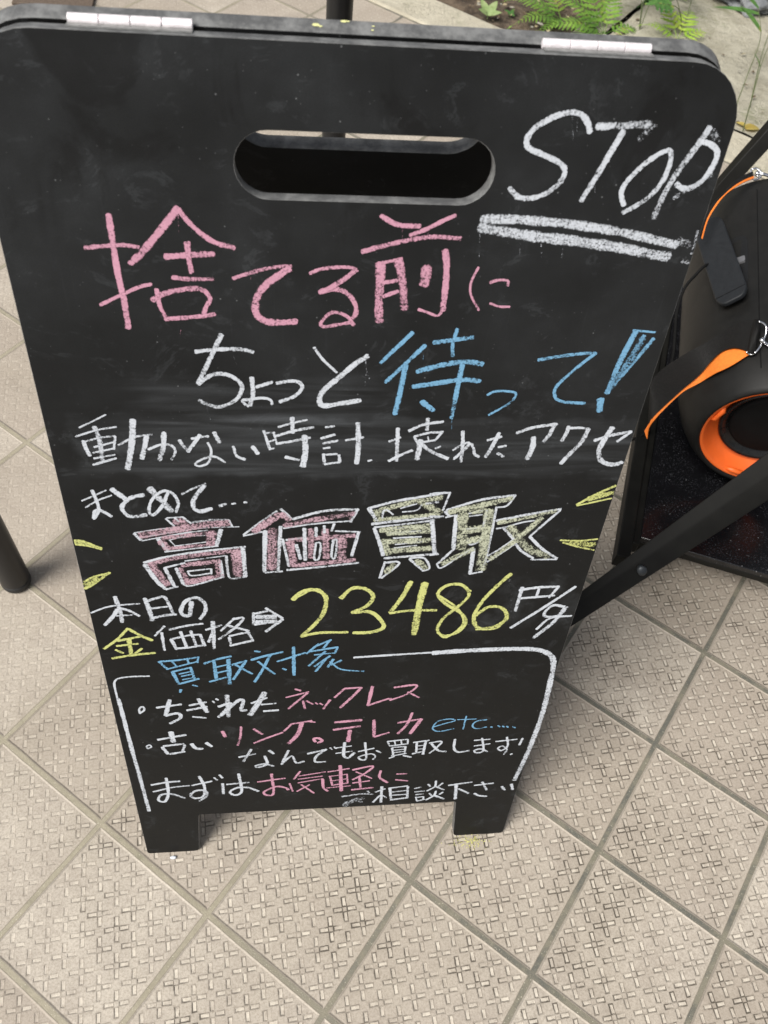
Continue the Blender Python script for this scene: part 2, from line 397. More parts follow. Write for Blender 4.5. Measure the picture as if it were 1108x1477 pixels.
# chalk writing: strokes in 0.1 mm across / up the front panel
CHALK = {
 ('pink_headline','P'): '45 1.0 -1782 9220 -1782 9011 -1778 8766 -1764 8579 -1760 8329;33 1.0 -1982 8971 -1806 8994 -1717 9000 -1604 8987;28 1.0 -1941 8523 -1768 8614 -1637 8676 -1550 8700;52 1.0 -1307 9279 -1456 9098 -1591 8943 -1683 8860;37 1.0 -1305 9272 -1242 9182 -1160 9098 -1060 9032 -929 8997;46 1.0 -1429 8918 -1262 8935 -1080 8948;25 1.0 -1274 9032 -1269 8927 -1256 8791;22 1.0 -1251 9037 -1254 8927 -1242 8803;35 1.0 -1392 8758 -1278 8747 -1100 8750;32 1.0 -1516 8662 -1507 8531 -1470 8424;44 1.0 -1557 8569 -1458 8628 -1331 8660 -1222 8673 -1161 8651;36 1.0 -1161 8651 -1130 8591 -1161 8528 -1190 8456;36 1.0 -1479 8415 -1335 8427 -1199 8443 -1102 8461;31 1.0 -952 8759 -826 8807 -700 8844 -591 8863 -521 8865;56 1.0 -536 8852 -639 8774 -735 8686 -789 8579 -789 8471 -726 8409 -628 8397 -484 8407;8 0.35 -1308 9234 -1315 9110;6 0.3 -921 8751 -926 8708;6 0.3 -823 8787 -823 8749;6 0.3 -623 8766 -619 8736;6 0.3 -1850 8551 -1852 8522;7 0.3 -1368 8325 -1381 8264;29 1.0 -386 8813 -300 8849 -190 8865 -95 8867 -39 8855;39 1.0 -38 8852 -123 8776 -233 8696 -312 8659;40 1.0 -304 8663 -200 8687 -110 8659 -41 8575 -26 8484 -67 8419;30 1.0 -37 8382 -102 8464 -210 8490 -291 8406 -273 8365 -158 8385 -50 8409;37 1.0 117 9267 181 9230 261 9200 410 9196;31 1.0 660 9286 569 9241 451 9173 338 9127;38 1.0 -6 8990 148 9039 333 9089 520 9119 719 9112;70 1.0 139 8902 143 8773 146 8596 162 8413;28 1.0 134 8901 205 8920 298 8944;66 1.0 268 8930 313 8777 351 8527;32 1.0 169 8747 273 8767;33 1.0 177 8633 288 8679;71 1.0 489 8884 490 8798 481 8727;50 1.0 614 9019 640 8887 651 8713 653 8523;23 1.0 653 8523 616 8476 537 8502 459 8529;20 1.0 885 8889 847 8770 857 8663 941 8528;23 1.0 993 8764 1053 8787 1128 8785 1136 8740;20 1.0 1020 8590 1098 8564 1183 8563;6 0.3 278 9185 285 9104;6 0.3 470 9174 474 9130;6 0.3 -54 8939 -51 8872;6 0.25 36 9090 31 9041',
 ('stop_lettering','W'): '41 1.0 1518 9894 1491 9952 1437 10004 1350 10020 1234 9981 1124 9907 1084 9827 1116 9773 1235 9729 1347 9684 1399 9628 1377 9543 1288 9463 1173 9425 1083 9440 1020 9498;52 1.0 1559 9936 1745 9950 1936 9967;45 1.0 1754 9916 1693 9753 1626 9568 1563 9420;38 1.0 1893 9395 1850 9490 1878 9585 1983 9714 2107 9798 2149 9737 2140 9602 2084 9488 1999 9407 1898 9341;46 0.85 2368 9963 2325 9857 2263 9724 2211 9605 2169 9447 2147 9304;41 1.0 2331 9866 2417 9845 2480 9790 2473 9681 2418 9577 2324 9531 2242 9563;72 0.85 857 9263 1131 9266 1495 9245 1871 9201 2184 9144 2395 9102;80 0.78 848 9204 1059 9170 1336 9135 1616 9111 1942 9072 2180 9030 2358 9005;72 0.5 2392 9144 2499 9105;22 0.5 2521 9222 2529 9128 2532 9033;55 0.45 2474 8973 2532 8974;56 0.4 1971 9963 1925 9914 1873 9857;67 0.38 2359 9963 2413 9909 2455 9862;38 0.42 2256 9459 2373 9550 2512 9649;11 0.5 852 9177 865 9086;9 0.4 871 9011 879 8970;7 0.3 892 9205 897 9151;9 0.35 1075 9128 1081 9082;9 0.35 1168 9112 1191 8962;9 0.35 1333 9088 1363 8957;11 0.4 1505 9074 1515 8966;7 0.3 1372 9994 1416 9824;7 0.3 1407 9988 1427 9887;7 0.3 1639 9552 1652 9483;9 0.4 1076 9439 1079 9400',
 ('wait_lettering','W'): '39 1.0 -1063 8288 -1129 8145 -1214 7963 -1275 7838;36 1.0 -1275 8131 -1100 8154 -910 8156 -823 8131;37 1.0 -1276 7829 -1173 7910 -1068 7928 -966 7875 -925 7794 -975 7683 -1101 7608 -1207 7627 -1280 7673;37 1.0 -845 7894 -839 7730 -870 7614;31 1.0 -811 7800 -680 7850;28 1.0 -845 7674 -922 7674 -913 7637 -878 7608;28 1.0 -907 7671 -775 7693 -699 7675 -684 7628;34 1.0 -647 7838 -543 7860 -467 7851 -436 7797 -498 7713 -622 7656;24 1.0 -346 8179 -272 8067 -155 7944;47 1.0 90 8106 -13 8026 -145 7890 -266 7761 -291 7657 -247 7616 -121 7639 51 7673;8 0.45 73 8071 85 7973 119 7873;6 0.3 84 7937 80 7781;6 0.35 -1223 7608 -1195 7449;5 0.3 -985 8104 -953 8003',
 ('blue_wait_lettering','B'): '36 1.0 435 8324 314 8180 195 8037;36 1.0 547 8208 405 8039 248 7852;47 1.0 406 8026 382 7770 354 7531;40 1.0 611 8234 777 8261 931 8288;31 1.0 791 8361 770 8223 785 8108;50 1.0 503 7961 714 8028 894 8056 1047 8039;46 1.0 483 7812 688 7849 895 7883 1049 7870;43 1.0 875 8030 862 7773 850 7488;47 1.0 572 7665 684 7569;24 1.0 1129 7732 1195 7769 1315 7769 1380 7741 1335 7648 1173 7523;32 1.0 1507 8081 1675 8117 1858 8145 1986 8154;31 1.0 1986 8154 1844 7998 1724 7833 1720 7734 1795 7669 2009 7649;9 0.4 537 8195 545 8066;10 0.4 855 7488 867 7370',
 ('blue_exclamation_mark','B'): '48 1.0 2275 8357 2214 8055 2183 7750;43 0.7 2356 8320 2269 8029 2169 7756;33 1.0 2446 8295 2334 8056 2222 7835;71 0.5 2351 8294 2276 8001 2196 7793;18 1.0 2248 8369 2441 8352;63 1.0 2140 7693 2162 7562',
 ('clocks_lettering','W'): '15 1.0 -2278 7392 -2155 7459 -2043 7525;19 1.0 -2319 7301 -2139 7367 -1975 7401;32 1.0 -2265 7255 -2253 7166 -2234 7095;19 1.0 -2272 7242 -2136 7285 -1998 7308;22 1.0 -1998 7304 -2027 7165;19 1.0 -2188 7189 -2019 7241;19 1.0 -2205 7129 -2025 7175;42 1.0 -2152 7401 -2131 7265 -2140 7043;19 1.0 -2207 7068 -2025 7108;23 1.0 -2225 6998 -2019 7069;22 1.0 -1985 7209 -1843 7294 -1693 7323;42 1.0 -1741 7307 -1771 7183 -1808 7061;49 1.0 -1833 7474 -1857 7303 -1895 7123 -1941 6948;26 1.0 -1742 7163 -1635 7213 -1549 7207 -1516 7141 -1560 7049;45 1.0 -1594 7342 -1615 7183 -1660 7044;32 1.0 -1474 7262 -1441 7192 -1408 7151;36 1.0 -1297 7318 -1351 7232 -1414 7137;26 1.0 -1371 7272 -1307 7290 -1228 7298;39 1.0 -1178 7341 -1138 7231;23 1.0 -1237 7231 -1215 7140 -1247 7015 -1322 6974 -1361 7000 -1284 7058 -1187 7078 -1102 7014;30 1.0 -1024 7190 -1001 7087 -930 7045;36 1.0 -860 7189 -815 7106;25 1.0 -761 7358 -732 7238 -711 7154;19 1.0 -761 7331 -672 7339;19 1.0 -717 7241 -657 7265;19 1.0 -711 7162 -671 7168;22 1.0 -676 7344 -655 7233;22 1.0 -637 7396 -514 7440 -392 7472;37 1.0 -519 7497 -514 7334;28 1.0 -669 7296 -514 7354 -337 7396;28 1.0 -655 7218 -514 7247 -362 7285;55 1.0 -413 7305 -404 7137 -427 6963;35 1.0 -578 7073 -459 7036;22 1.0 -236 7396 -158 7407;25 1.0 -272 7275 -148 7318;25 1.0 -255 7220 -122 7251;22 1.0 -249 7166 -191 7176;29 1.0 -248 7106 -234 6993;22 1.0 -245 7095 -125 7105;29 1.0 -109 7095 -98 7012;23 1.0 -234 6989 -98 7012;25 1.0 -59 7251 98 7284;45 1.0 40 7439 58 7195 52 6991;23 1.0 153 7021 185 7031;25 1.0 325 7237 425 7283;36 1.0 393 7381 401 7193 410 7019;32 1.0 338 7020 450 7091 543 7142;28 1.0 491 7352 612 7420 784 7453;38 1.0 645 7487 650 7361;25 1.0 545 7292 670 7332 798 7341;26 1.0 545 7292 585 7212;26 1.0 783 7331 728 7242;22 1.0 584 7222 735 7252;19 1.0 666 7292 679 7242;52 1.0 605 7252 594 7038;36 1.0 599 7232 707 7130 874 7043;23 1.0 745 7161 792 7181;33 1.0 969 7351 990 7190 998 7004;23 1.0 906 7140 996 7210 1045 7210 927 7036;29 1.0 934 7046 1019 7159 1061 7210 1093 7159 1111 7097 1157 7062;26 1.0 1204 7250 1329 7290;39 1.0 1298 7330 1263 7189 1216 7061;23 1.0 1315 7172 1388 7188;30 1.0 1318 7106 1383 7064;35 1.0 1454 7330 1608 7393 1807 7428;39 1.0 1786 7409 1759 7299 1723 7228;50 1.0 1621 7279 1634 7167 1609 7031;36 1.0 1921 7399 1914 7318 1889 7237;26 1.0 1925 7379 2024 7384 2111 7372;43 1.0 2107 7372 2078 7226 2004 7102 1937 6976;33 1.0 2193 7242 2332 7297 2515 7343;30 1.0 2515 7343 2463 7286 2409 7229;50 1.0 2326 7388 2289 7267 2265 7122 2320 7005 2436 6961 2525 6988',
 ('together_lettering','W'): '17 1.0 -2385 6586 -2262 6650 -2157 6708;17 1.0 -2365 6507 -2238 6594 -2117 6648;31 1.0 -2277 6710 -2253 6550 -2258 6460 -2313 6369 -2290 6460 -2240 6471 -2152 6394;50 1.0 -2107 6721 -2001 6602;41 1.0 -1840 6651 -1959 6613 -2045 6513 -2017 6410 -1936 6390 -1842 6411;62 0.8 -1782 6732 -1699 6586 -1613 6449;31 1.0 -1623 6686 -1689 6518 -1784 6405 -1813 6475 -1762 6610 -1655 6697 -1577 6652 -1546 6539 -1580 6436;23 1.0 -1508 6651 -1407 6716 -1287 6776;45 1.0 -1297 6759 -1399 6604 -1415 6503 -1361 6444 -1254 6477;38 1.0 -1179 6506 -1119 6532;27 1.0 -1068 6531 -1034 6538;27 1.0 -958 6548 -932 6548',
 ('high_price_fill','p'): '97 0.72 -1599 6332 -1507 6298;90 0.72 -1935 6150 -1675 6205 -1350 6272 -1108 6296;83 0.72 -1752 6078 -1690 5968;59 0.72 -1732 6112 -1276 6174;43 0.72 -1697 5973 -1253 6020;100 0.72 -1268 6181 -1295 6010;104 0.72 -1882 5766 -1755 5466;84 0.72 -1880 5789 -1543 5875 -993 5944;121 0.72 -1052 5933 -1050 5581;86 0.72 -1616 5697 -1549 5497;68 0.72 -1587 5745 -1217 5795;79 0.72 -1574 5498 -1195 5586;69 0.72 -1242 5795 -1238 5575;86 0.72 -644 6390 -884 6175;68 0.72 -619 6401 -544 6319;107 0.72 -706 6206 -724 5667;72 0.72 -595 6246 -306 6319 50 6389;34 0.72 66 6412 19 6309;89 0.72 -541 6036 -507 5712;63 0.72 -553 6060 80 6106;64 0.72 -342 6199 -342 5809;82 0.72 -209 6196 -191 5805;100 0.72 -41 6072 -39 5775;65 0.72 -519 5712 96 5771',
 ('high_price_outline','W'): '21 1.0 -1676 6360 -1606 6262;16 1.0 -1667 6369 -1516 6379;23 1.0 -1596 6372 -1561 6321;23 1.0 -1524 6379 -1452 6297;33 0.6 -1451 6303 -1266 6330 -1106 6330;20 1.0 -1106 6330 -1078 6244;16 1.0 -1979 6185 -1736 6229 -1575 6248;13 1.0 -1939 6117 -1678 6174 -1353 6232 -1014 6243;13 1.0 -1920 6080 -1681 6138 -1486 6170;33 1.0 -1980 6174 -1927 6089;43 1.0 -1773 6102 -1700 5950;16 1.0 -1780 6113 -1518 6175 -1307 6204;43 1.0 -1185 6213 -1238 5997;13 1.0 -1671 6083 -1522 6130 -1335 6137;13 1.0 -1629 6006 -1333 6052;13 1.0 -1663 6076 -1621 6006;17 1.0 -1726 5932 -1453 5967 -1222 5996;45 1.0 -1931 5767 -1841 5532 -1768 5416;27 1.0 -1937 5791 -1708 5868 -1374 5930 -967 5983;45 1.0 -992 5967 -983 5567;28 1.0 -1769 5411 -1646 5450;38 1.0 -1747 5713 -1680 5451;24 1.0 -1756 5714 -1551 5780;17 1.0 -1549 5804 -1163 5865;28 1.0 -1155 5865 -1151 5622;24 1.0 -1151 5622 -1120 5546 -974 5567;38 1.0 -1640 5710 -1592 5486;24 1.0 -1593 5474 -1510 5458 -1196 5574;38 1.0 -1217 5795 -1205 5561;21 1.0 -1536 5658 -1307 5688;21 1.0 -1536 5658 -1499 5596 -1311 5627;21 1.0 -1307 5688 -1312 5614;24 1.0 -979 6137 -813 6301 -660 6436;21 1.0 -980 6122 -800 6173;31 1.0 -626 6462 -527 6331;47 1.0 -774 6184 -795 5631;36 1.0 -629 6240 -662 5640;25 1.0 -787 5618 -617 5633;21 1.0 -604 6216 -305 6268 37 6297;31 1.0 -518 6330 -223 6428 90 6446;34 1.0 90 6446 29 6285;29 1.0 -613 6074 -555 5701;24 1.0 -579 6061 -389 6092;21 1.0 -114 6170 131 6153;32 1.0 113 6153 58 5823;29 1.0 -573 5650 -242 5684 134 5732;39 1.0 -407 6212 -395 5785;36 1.0 -484 5998 -440 5799;31 1.0 -296 6221 -294 6102;28 1.0 -219 6243 -217 6148;28 1.0 -125 6265 -148 6171;24 1.0 -293 6018 -307 5808 -262 5807 -249 6004 -293 6018;28 1.0 -127 6050 -138 5828 -102 5815 -92 6049 -127 6050',
 ('buying_fill','G'): '76 0.72 230 6397 539 6507 876 6581;62 0.72 253 6304 884 6363;69 0.72 271 6420 287 6304;86 0.72 675 6527 881 6386;80 0.72 322 6173 812 6218;90 0.72 358 6039 417 5839;81 0.72 395 6130 819 6150;82 0.72 404 6013 832 6028;82 0.72 413 5889 844 5916;73 0.72 490 5709 417 5581;73 0.72 715 5754 821 5621',
 ('buying_outline','W'): '38 1.0 192 6455 279 6292;30 1.0 192 6455 451 6542 879 6632;35 1.0 233 6253 471 6288 913 6339;21 1.0 331 6419 329 6326;21 1.0 331 6419 365 6430 430 6371;17 1.0 492 6450 643 6505;17 1.0 514 6404 650 6425 694 6504;34 0.6 729 6504 848 6525;39 1.0 259 6198 313 6040 372 5827;24 1.0 258 6210 562 6251 839 6293;47 1.0 814 6282 889 5839;32 1.0 384 5789 600 5808 917 5838;17 1.0 392 6183 705 6220;21 1.0 404 6130 721 6152;21 1.0 454 6061 729 6074;21 1.0 478 5975 745 6005;21 1.0 473 5925 695 5957;29 1.0 397 5737 358 5503;26 1.0 407 5724 516 5734 529 5682 376 5503;29 1.0 640 5769 785 5609;26 1.0 639 5782 786 5778 856 5633 786 5596;26 1.0 754 6623 852 6635 948 6638;23 1.0 943 6634 902 6419;20 1.0 784 6343 920 6340;38 1.0 806 6297 882 5834;24 1.0 839 5823 927 5828',
 ('taking_fill','G'): '73 0.72 964 6396 1275 6480 1551 6560;122 0.72 1103 6371 1148 5901;107 0.72 1354 6411 1389 5594;67 0.72 1168 6392 1319 6412;102 0.72 1117 6140 1354 6182;104 0.72 1135 5998 1358 6040;80 0.72 978 5695 1273 5897;61 0.72 1466 6245 1817 6331 2014 6396;71 0.72 1891 6311 1669 5985 1457 5744;107 0.72 1589 6189 1829 5896 2073 5765',
 ('taking_outline','W'): '40 1.0 929 6407 971 6339;30 1.0 936 6419 1265 6546 1579 6597;23 1.0 1579 6597 1516 6465 1408 6444;20 1.0 939 6324 1053 6360;42 1.0 1038 6349 1068 5903;32 1.0 1077 5902 926 5684;21 1.0 926 5684 976 5632 1129 5778 1271 5910;27 1.0 1328 6412 1328 6183;25 1.0 1417 6444 1424 6015 1421 5745 1404 5555;43 1.0 1273 5897 1286 5546;21 1.0 1279 5533 1411 5568;18 1.0 1154 6370 1293 6412;18 1.0 1168 6336 1293 6356;24 1.0 1122 6164 1302 6183;24 1.0 1194 6020 1229 5959 1296 5982 1337 6065;34 1.0 1444 6273 1744 6348 2061 6418;28 1.0 2056 6399 1927 6217 1817 6054;32 1.0 1817 6054 1977 5880 2161 5737;21 1.0 2164 5725 1888 5727;31 1.0 1912 5744 1763 5860 1691 5960;21 1.0 1691 5960 1554 5816 1436 5707;24 1.0 1431 5795 1542 5891 1662 6021;31 1.0 1662 6021 1530 6179;21 1.0 1461 6168 1563 6190;20 1.0 1563 6190 1711 6245 1830 6266',
 ('upper_right_ray','Y'): '30 1.0 2205 6465 2369 6597 2536 6704;20 1.0 2211 6454 2535 6545;67 0.82 2296 6535 2529 6617',
 ('lower_right_ray','Y'): '25 1.0 2143 5993 2336 5981 2529 6001;25 1.0 2178 5961 2356 5895 2530 5846;81 0.82 2252 5952 2515 5921',
 ('upper_left_ray','Y'): '33 1.0 -2527 6096 -2450 6083 -2299 5988;26 1.0 -2526 6051 -2412 6026 -2300 5977;33 0.8 -2527 6074 -2424 6049',
 ('lower_left_ray','Y'): '34 1.0 -2538 5448 -2442 5514 -2272 5668;27 1.0 -2528 5542 -2427 5612 -2264 5663;75 0.82 -2527 5497 -2398 5587',
 ('today_lettering','W'): '46 1.0 -2271 5323 -2248 5093 -2250 4934;23 1.0 -2536 5090 -2336 5181 -2040 5212;42 1.0 -2269 5136 -2331 5025 -2428 4898;34 1.0 -2249 5150 -2162 5112 -2066 5022;23 1.0 -2292 5037 -2134 5045;50 1.0 -1986 5285 -1960 5110 -1949 4951;38 1.0 -1982 5238 -1867 5289 -1792 5300 -1751 5158 -1725 5028;27 1.0 -1948 5132 -1769 5159;38 1.0 -1945 4988 -1820 5024 -1697 5036;43 1.0 -1577 5002 -1632 5025 -1648 5097 -1607 5209 -1537 5269 -1463 5274 -1404 5188 -1406 5073 -1467 4951;50 1.0 -1532 5221 -1567 5007',
 ('gold_lettering','Y'): '32 1.0 -2207 4835 -2332 4670 -2491 4515;39 1.0 -2207 4829 -2098 4720 -1983 4632;31 1.0 -2336 4640 -2100 4699;48 1.0 -2219 4665 -2223 4401;28 1.0 -2357 4558 -2133 4584;32 1.0 -2374 4497 -2305 4437;32 1.0 -2104 4505 -2192 4415;36 1.0 -2432 4355 -2213 4401 -1976 4426',
 ('price_lettering','W'): '31 1.0 -1836 4857 -1951 4704;32 1.0 -1875 4755 -1875 4462;31 1.0 -1795 4796 -1628 4848 -1444 4879;40 1.0 -1790 4644 -1747 4472;28 1.0 -1790 4644 -1602 4697 -1485 4706;36 1.0 -1485 4706 -1450 4519;32 1.0 -1756 4488 -1598 4502 -1439 4535;36 1.0 -1683 4761 -1638 4497;36 1.0 -1577 4771 -1538 4524;31 1.0 -1422 4779 -1254 4847;44 1.0 -1341 4910 -1355 4468;32 1.0 -1346 4761 -1406 4580;31 1.0 -1114 4954 -1269 4757;36 1.0 -1134 4937 -1028 4950 -1111 4811 -1296 4621;36 1.0 -1206 4845 -977 4744;32 1.0 -1187 4647 -1174 4522;28 1.0 -1186 4662 -1057 4702 -969 4713;32 1.0 -997 4745 -943 4589;36 1.0 -1184 4506 -934 4582;35 1.0 -920 5025 -926 4833;31 1.0 -910 5010 -775 5048;31 1.0 -916 4838 -798 4857;35 1.0 -793 5092 -622 4924;40 1.0 -622 4909 -802 4721;66 1.0 -893 4962 -690 4954;67 1.0 -895 4879 -691 4882',
 ('price_digits','Y'): '48 1.0 -517 5209 -418 5333 -290 5350 -181 5240 -196 5001 -296 4803 -428 4625;26 1.0 -503 5230 -276 5366 -158 5218;42 1.0 -428 4625 -234 4676 68 4672;47 1.0 -27 5213 83 5358 213 5353 307 5244 257 5093 99 4989;48 1.0 99 4989 293 4990 422 4841 445 4725 312 4661 129 4660;54 1.0 685 5442 605 5189 503 4973;42 1.0 504 4964 741 4999 999 4989;80 1.0 834 5416 807 5094 794 4601;41 1.0 1325 5272 1206 5383 1060 5367 986 5241 1094 5083 1264 4942 1348 4778 1275 4617 1125 4567 1044 4675 1090 4858 1221 5034 1319 5207 1271 5338;28 1.0 1003 5218 1224 5011 1319 4756 1160 4536 1055 4627;48 1.0 1719 5526 1576 5306 1460 5069 1425 4844 1502 4678 1673 4694 1792 4829 1718 4992 1560 5021 1440 4890;27 1.0 1474 4655 1709 4669 1784 4875',
 ('yen_lettering','W'): '42 1.0 1876 5318 1867 4941;36 1.0 1853 5275 2059 5311 2273 5313;30 1.0 2273 5313 2201 5140;30 1.0 2064 5289 2059 5158;36 1.0 1892 5142 2256 5173;37 1.0 2459 5306 2184 4997 1862 4662;37 1.0 2405 4988 2274 5016 2202 4904 2232 4834 2371 4851 2437 4987;50 1.0 2410 4965 2332 4736 2158 4480;31 1.0 2162 4625 2285 4808 2518 4836;122 0.08 1702 5451 1815 5145 1840 4827',
 ('right_frame_line','W'): '32 1.0 155 4235 714 4265 1254 4287 1382 4291;70 1.0 1039 4269 1505 4294 2099 4288 2354 4214 2481 4032 2526 3572 2553 3011 2545 2488 2520 2013 2468 1468',
 ('left_frame_line','W'): '25 1.0 -2079 4029 -2278 4031 -2411 4005 -2462 3941 -2472 3822 -2470 3614;47 1.0 -2461 3646 -2454 3341 -2441 2689 -2420 2024 -2399 1164',
 ('target_lettering','B'): '34 1.0 -1952 4277 -1871 4136;29 1.0 -1940 4277 -1737 4293 -1524 4332;24 1.0 -1870 4144 -1549 4256;24 1.0 -1532 4332 -1546 4236;24 1.0 -1811 4270 -1772 4170;24 1.0 -1653 4300 -1636 4221;40 1.0 -1827 4094 -1775 3868;29 1.0 -1827 4094 -1616 4161;35 1.0 -1628 4162 -1597 3939;20 1.0 -1738 4008 -1614 4041;20 1.0 -1759 4050 -1622 4090;20 1.0 -1731 3947 -1606 3980;30 1.0 -1775 3868 -1552 3949;30 1.0 -1764 3764 -1778 3714;25 1.0 -1630 3839 -1577 3815;34 1.0 -1480 4213 -1331 4283 -1185 4326;40 1.0 -1370 4246 -1364 3946;25 1.0 -1351 4146 -1240 4180;25 1.0 -1345 4046 -1233 4080;30 1.0 -1441 3889 -1252 3960;51 1.0 -1216 4277 -1221 3835;30 1.0 -1180 4177 -1019 4247;35 1.0 -1024 4247 -1180 3915;30 1.0 -1143 4175 -966 4004;29 1.0 -929 4405 -869 4387;34 1.0 -970 4252 -822 4314 -627 4374;35 1.0 -761 4331 -866 4039 -945 3859;30 1.0 -898 4221 -803 4096 -718 3990;30 1.0 -690 4209 -382 4350;40 1.0 -510 4453 -505 3957;30 1.0 -629 4086 -592 4056;30 1.0 -238 4497 -370 4330;29 1.0 -262 4460 -105 4555;25 1.0 -117 4548 -187 4418;29 1.0 -334 4367 -28 4429;20 1.0 -284 4306 -50 4333;25 1.0 -28 4429 -61 4314;30 1.0 -161 4358 -343 4111;30 1.0 -146 4240 -266 4005;30 1.0 -110 4277 -280 4095;30 1.0 -71 4216 -130 4079;30 1.0 18 4191 -93 4117;25 1.0 -107 4178 23 4030 280 3982',
 ('torn_lettering','W'): '26 1.0 -2262 3346 -2257 3434 -2215 3470 -2205 3408 -2263 3342;36 1.0 -2064 3442 -1783 3489;52 1.0 -1905 3583 -1979 3282;42 1.0 -1979 3282 -1836 3317 -1818 3226 -1943 3122;36 1.0 -1697 3461 -1503 3513;36 1.0 -1730 3367 -1497 3426;52 1.0 -1587 3583 -1504 3316;32 1.0 -1676 3239 -1524 3205;26 1.0 -1432 3530 -1408 3494;26 1.0 -1391 3571 -1367 3543;58 1.0 -1264 3627 -1265 3210;42 1.0 -1370 3417 -1226 3473 -1382 3209;47 1.0 -1354 3238 -1148 3512 -1084 3507 -1117 3334 -1053 3329;31 1.0 -996 3458 -814 3555;69 1.0 -837 3655 -919 3453 -1017 3228;31 1.0 -881 3428 -713 3439;37 1.0 -859 3294 -689 3304',
 ('necklace_lettering','P'): '31 1.0 -492 3693 -428 3659;26 1.0 -596 3541 -338 3632;32 1.0 -351 3612 -571 3319;32 1.0 -401 3463 -379 3306;26 1.0 -362 3460 -283 3388;21 1.0 -257 3418 -230 3385;26 1.0 -204 3405 -169 3368;32 1.0 -87 3464 -162 3291;31 1.0 75 3671 -36 3505;31 1.0 75 3671 270 3680;37 1.0 270 3680 174 3513 37 3300;43 1.0 396 3696 365 3324;32 1.0 365 3324 577 3431 635 3441;32 1.0 653 3658 915 3686 811 3518 619 3410;27 1.0 820 3561 965 3441',
 ('old_lettering','W'): '24 1.0 -2256 2621 -2261 2669 -2226 2700 -2209 2655 -2250 2620;37 1.0 -2118 2801 -1783 2879;65 1.0 -1952 2948 -1940 2740;44 1.0 -2082 2640 -2030 2489;38 1.0 -2066 2663 -1825 2692;38 1.0 -1814 2667 -1853 2524;38 1.0 -2004 2487 -1826 2522;44 1.0 -1733 2685 -1687 2584 -1608 2568;44 1.0 -1559 2695 -1498 2607',
 ('ring_lettering','P'): '43 1.0 -1354 2917 -1326 2796;33 1.0 -1131 2994 -1148 2783 -1188 2602;38 1.0 -987 2936 -884 2819;33 1.0 -991 2635 -832 2734 -641 2839;32 1.0 -627 2862 -532 3010;32 1.0 -532 3010 -291 3058;55 1.0 -412 3020 -465 2778 -574 2592;27 1.0 -345 3052 -251 3022;39 1.0 -244 2605 -264 2675 -204 2680 -161 2618 -216 2583;43 1.0 -21 3005 305 3029;44 1.0 -29 2850 297 2902;56 1.0 172 2825 160 2583;45 1.0 456 3019 479 2658;33 1.0 479 2658 660 2742;38 1.0 751 2941 1036 3001;50 1.0 1036 3001 925 2697;39 1.0 913 3136 866 2895 770 2709',
 ('etc_lettering','B'): '22 1.0 1209 2822 1343 2884 1463 2937 1388 2976 1252 2938 1198 2798 1277 2719 1471 2763;22 1.0 1592 3023 1587 2745;19 1.0 1489 2955 1729 2952;22 1.0 1860 2928 1736 2903 1698 2810 1759 2742 1884 2772;25 1.0 1936 2768 1958 2761;23 1.0 2025 2790 2053 2759;23 1.0 2085 2776 2112 2750;23 1.0 2139 2762 2167 2736;23 1.0 2220 2747 2262 2719',
 ('anything_lettering','W'): '33 1.0 -1185 2343 -977 2401;39 1.0 -1028 2505 -1135 2237;39 1.0 -810 2462 -756 2383;37 1.0 -868 2341 -844 2160 -958 2092 -985 2131 -872 2162 -761 2101;40 1.0 -575 2443 -661 2134;34 1.0 -647 2169 -534 2313 -478 2154 -379 2182;39 1.0 -338 2348 -101 2429;37 1.0 -109 2425 -225 2287 -237 2159 -108 2148;22 1.0 -60 2461 -30 2418;22 1.0 -10 2477 20 2434;40 1.0 120 2563 116 2286 176 2214 251 2326;25 1.0 -2 2448 207 2481;25 1.0 15 2330 221 2364;28 1.0 298 2347 494 2407;29 1.0 373 2543 407 2183 336 2163 318 2232 459 2283 520 2226 496 2150;29 1.0 526 2354 587 2298;28 1.0 655 2545 908 2575;23 1.0 655 2545 691 2442;23 1.0 691 2442 917 2474;23 1.0 908 2575 917 2474;20 1.0 739 2563 761 2461;20 1.0 824 2567 841 2465;29 1.0 724 2389 750 2232;23 1.0 723 2404 894 2410;29 1.0 894 2410 895 2236;17 1.0 742 2336 885 2350;17 1.0 746 2284 889 2298;23 1.0 729 2208 922 2254;23 1.0 768 2194 704 2158;29 1.0 883 2206 989 2160;28 1.0 987 2494 1184 2528;29 1.0 1030 2490 1044 2260;35 1.0 1142 2522 1135 2216;17 1.0 1037 2414 1138 2421;17 1.0 1045 2337 1139 2349;29 1.0 996 2238 1151 2287;29 1.0 1190 2467 1346 2490 1291 2342 1216 2230;35 1.0 1221 2450 1326 2288 1433 2253;35 1.0 1515 2527 1526 2323 1597 2229 1735 2254;26 1.0 1768 2482 1971 2492;26 1.0 1786 2353 1987 2389;29 1.0 1863 2525 1921 2239 1839 2193 1801 2249 1886 2278 1979 2208;26 1.0 2053 2434 2328 2464;29 1.0 2185 2525 2229 2318 2162 2219 2108 2275 2160 2323 2233 2239 2208 2126;35 1.0 2398 2483 2381 2331;35 1.0 2299 2118 2322 2127',
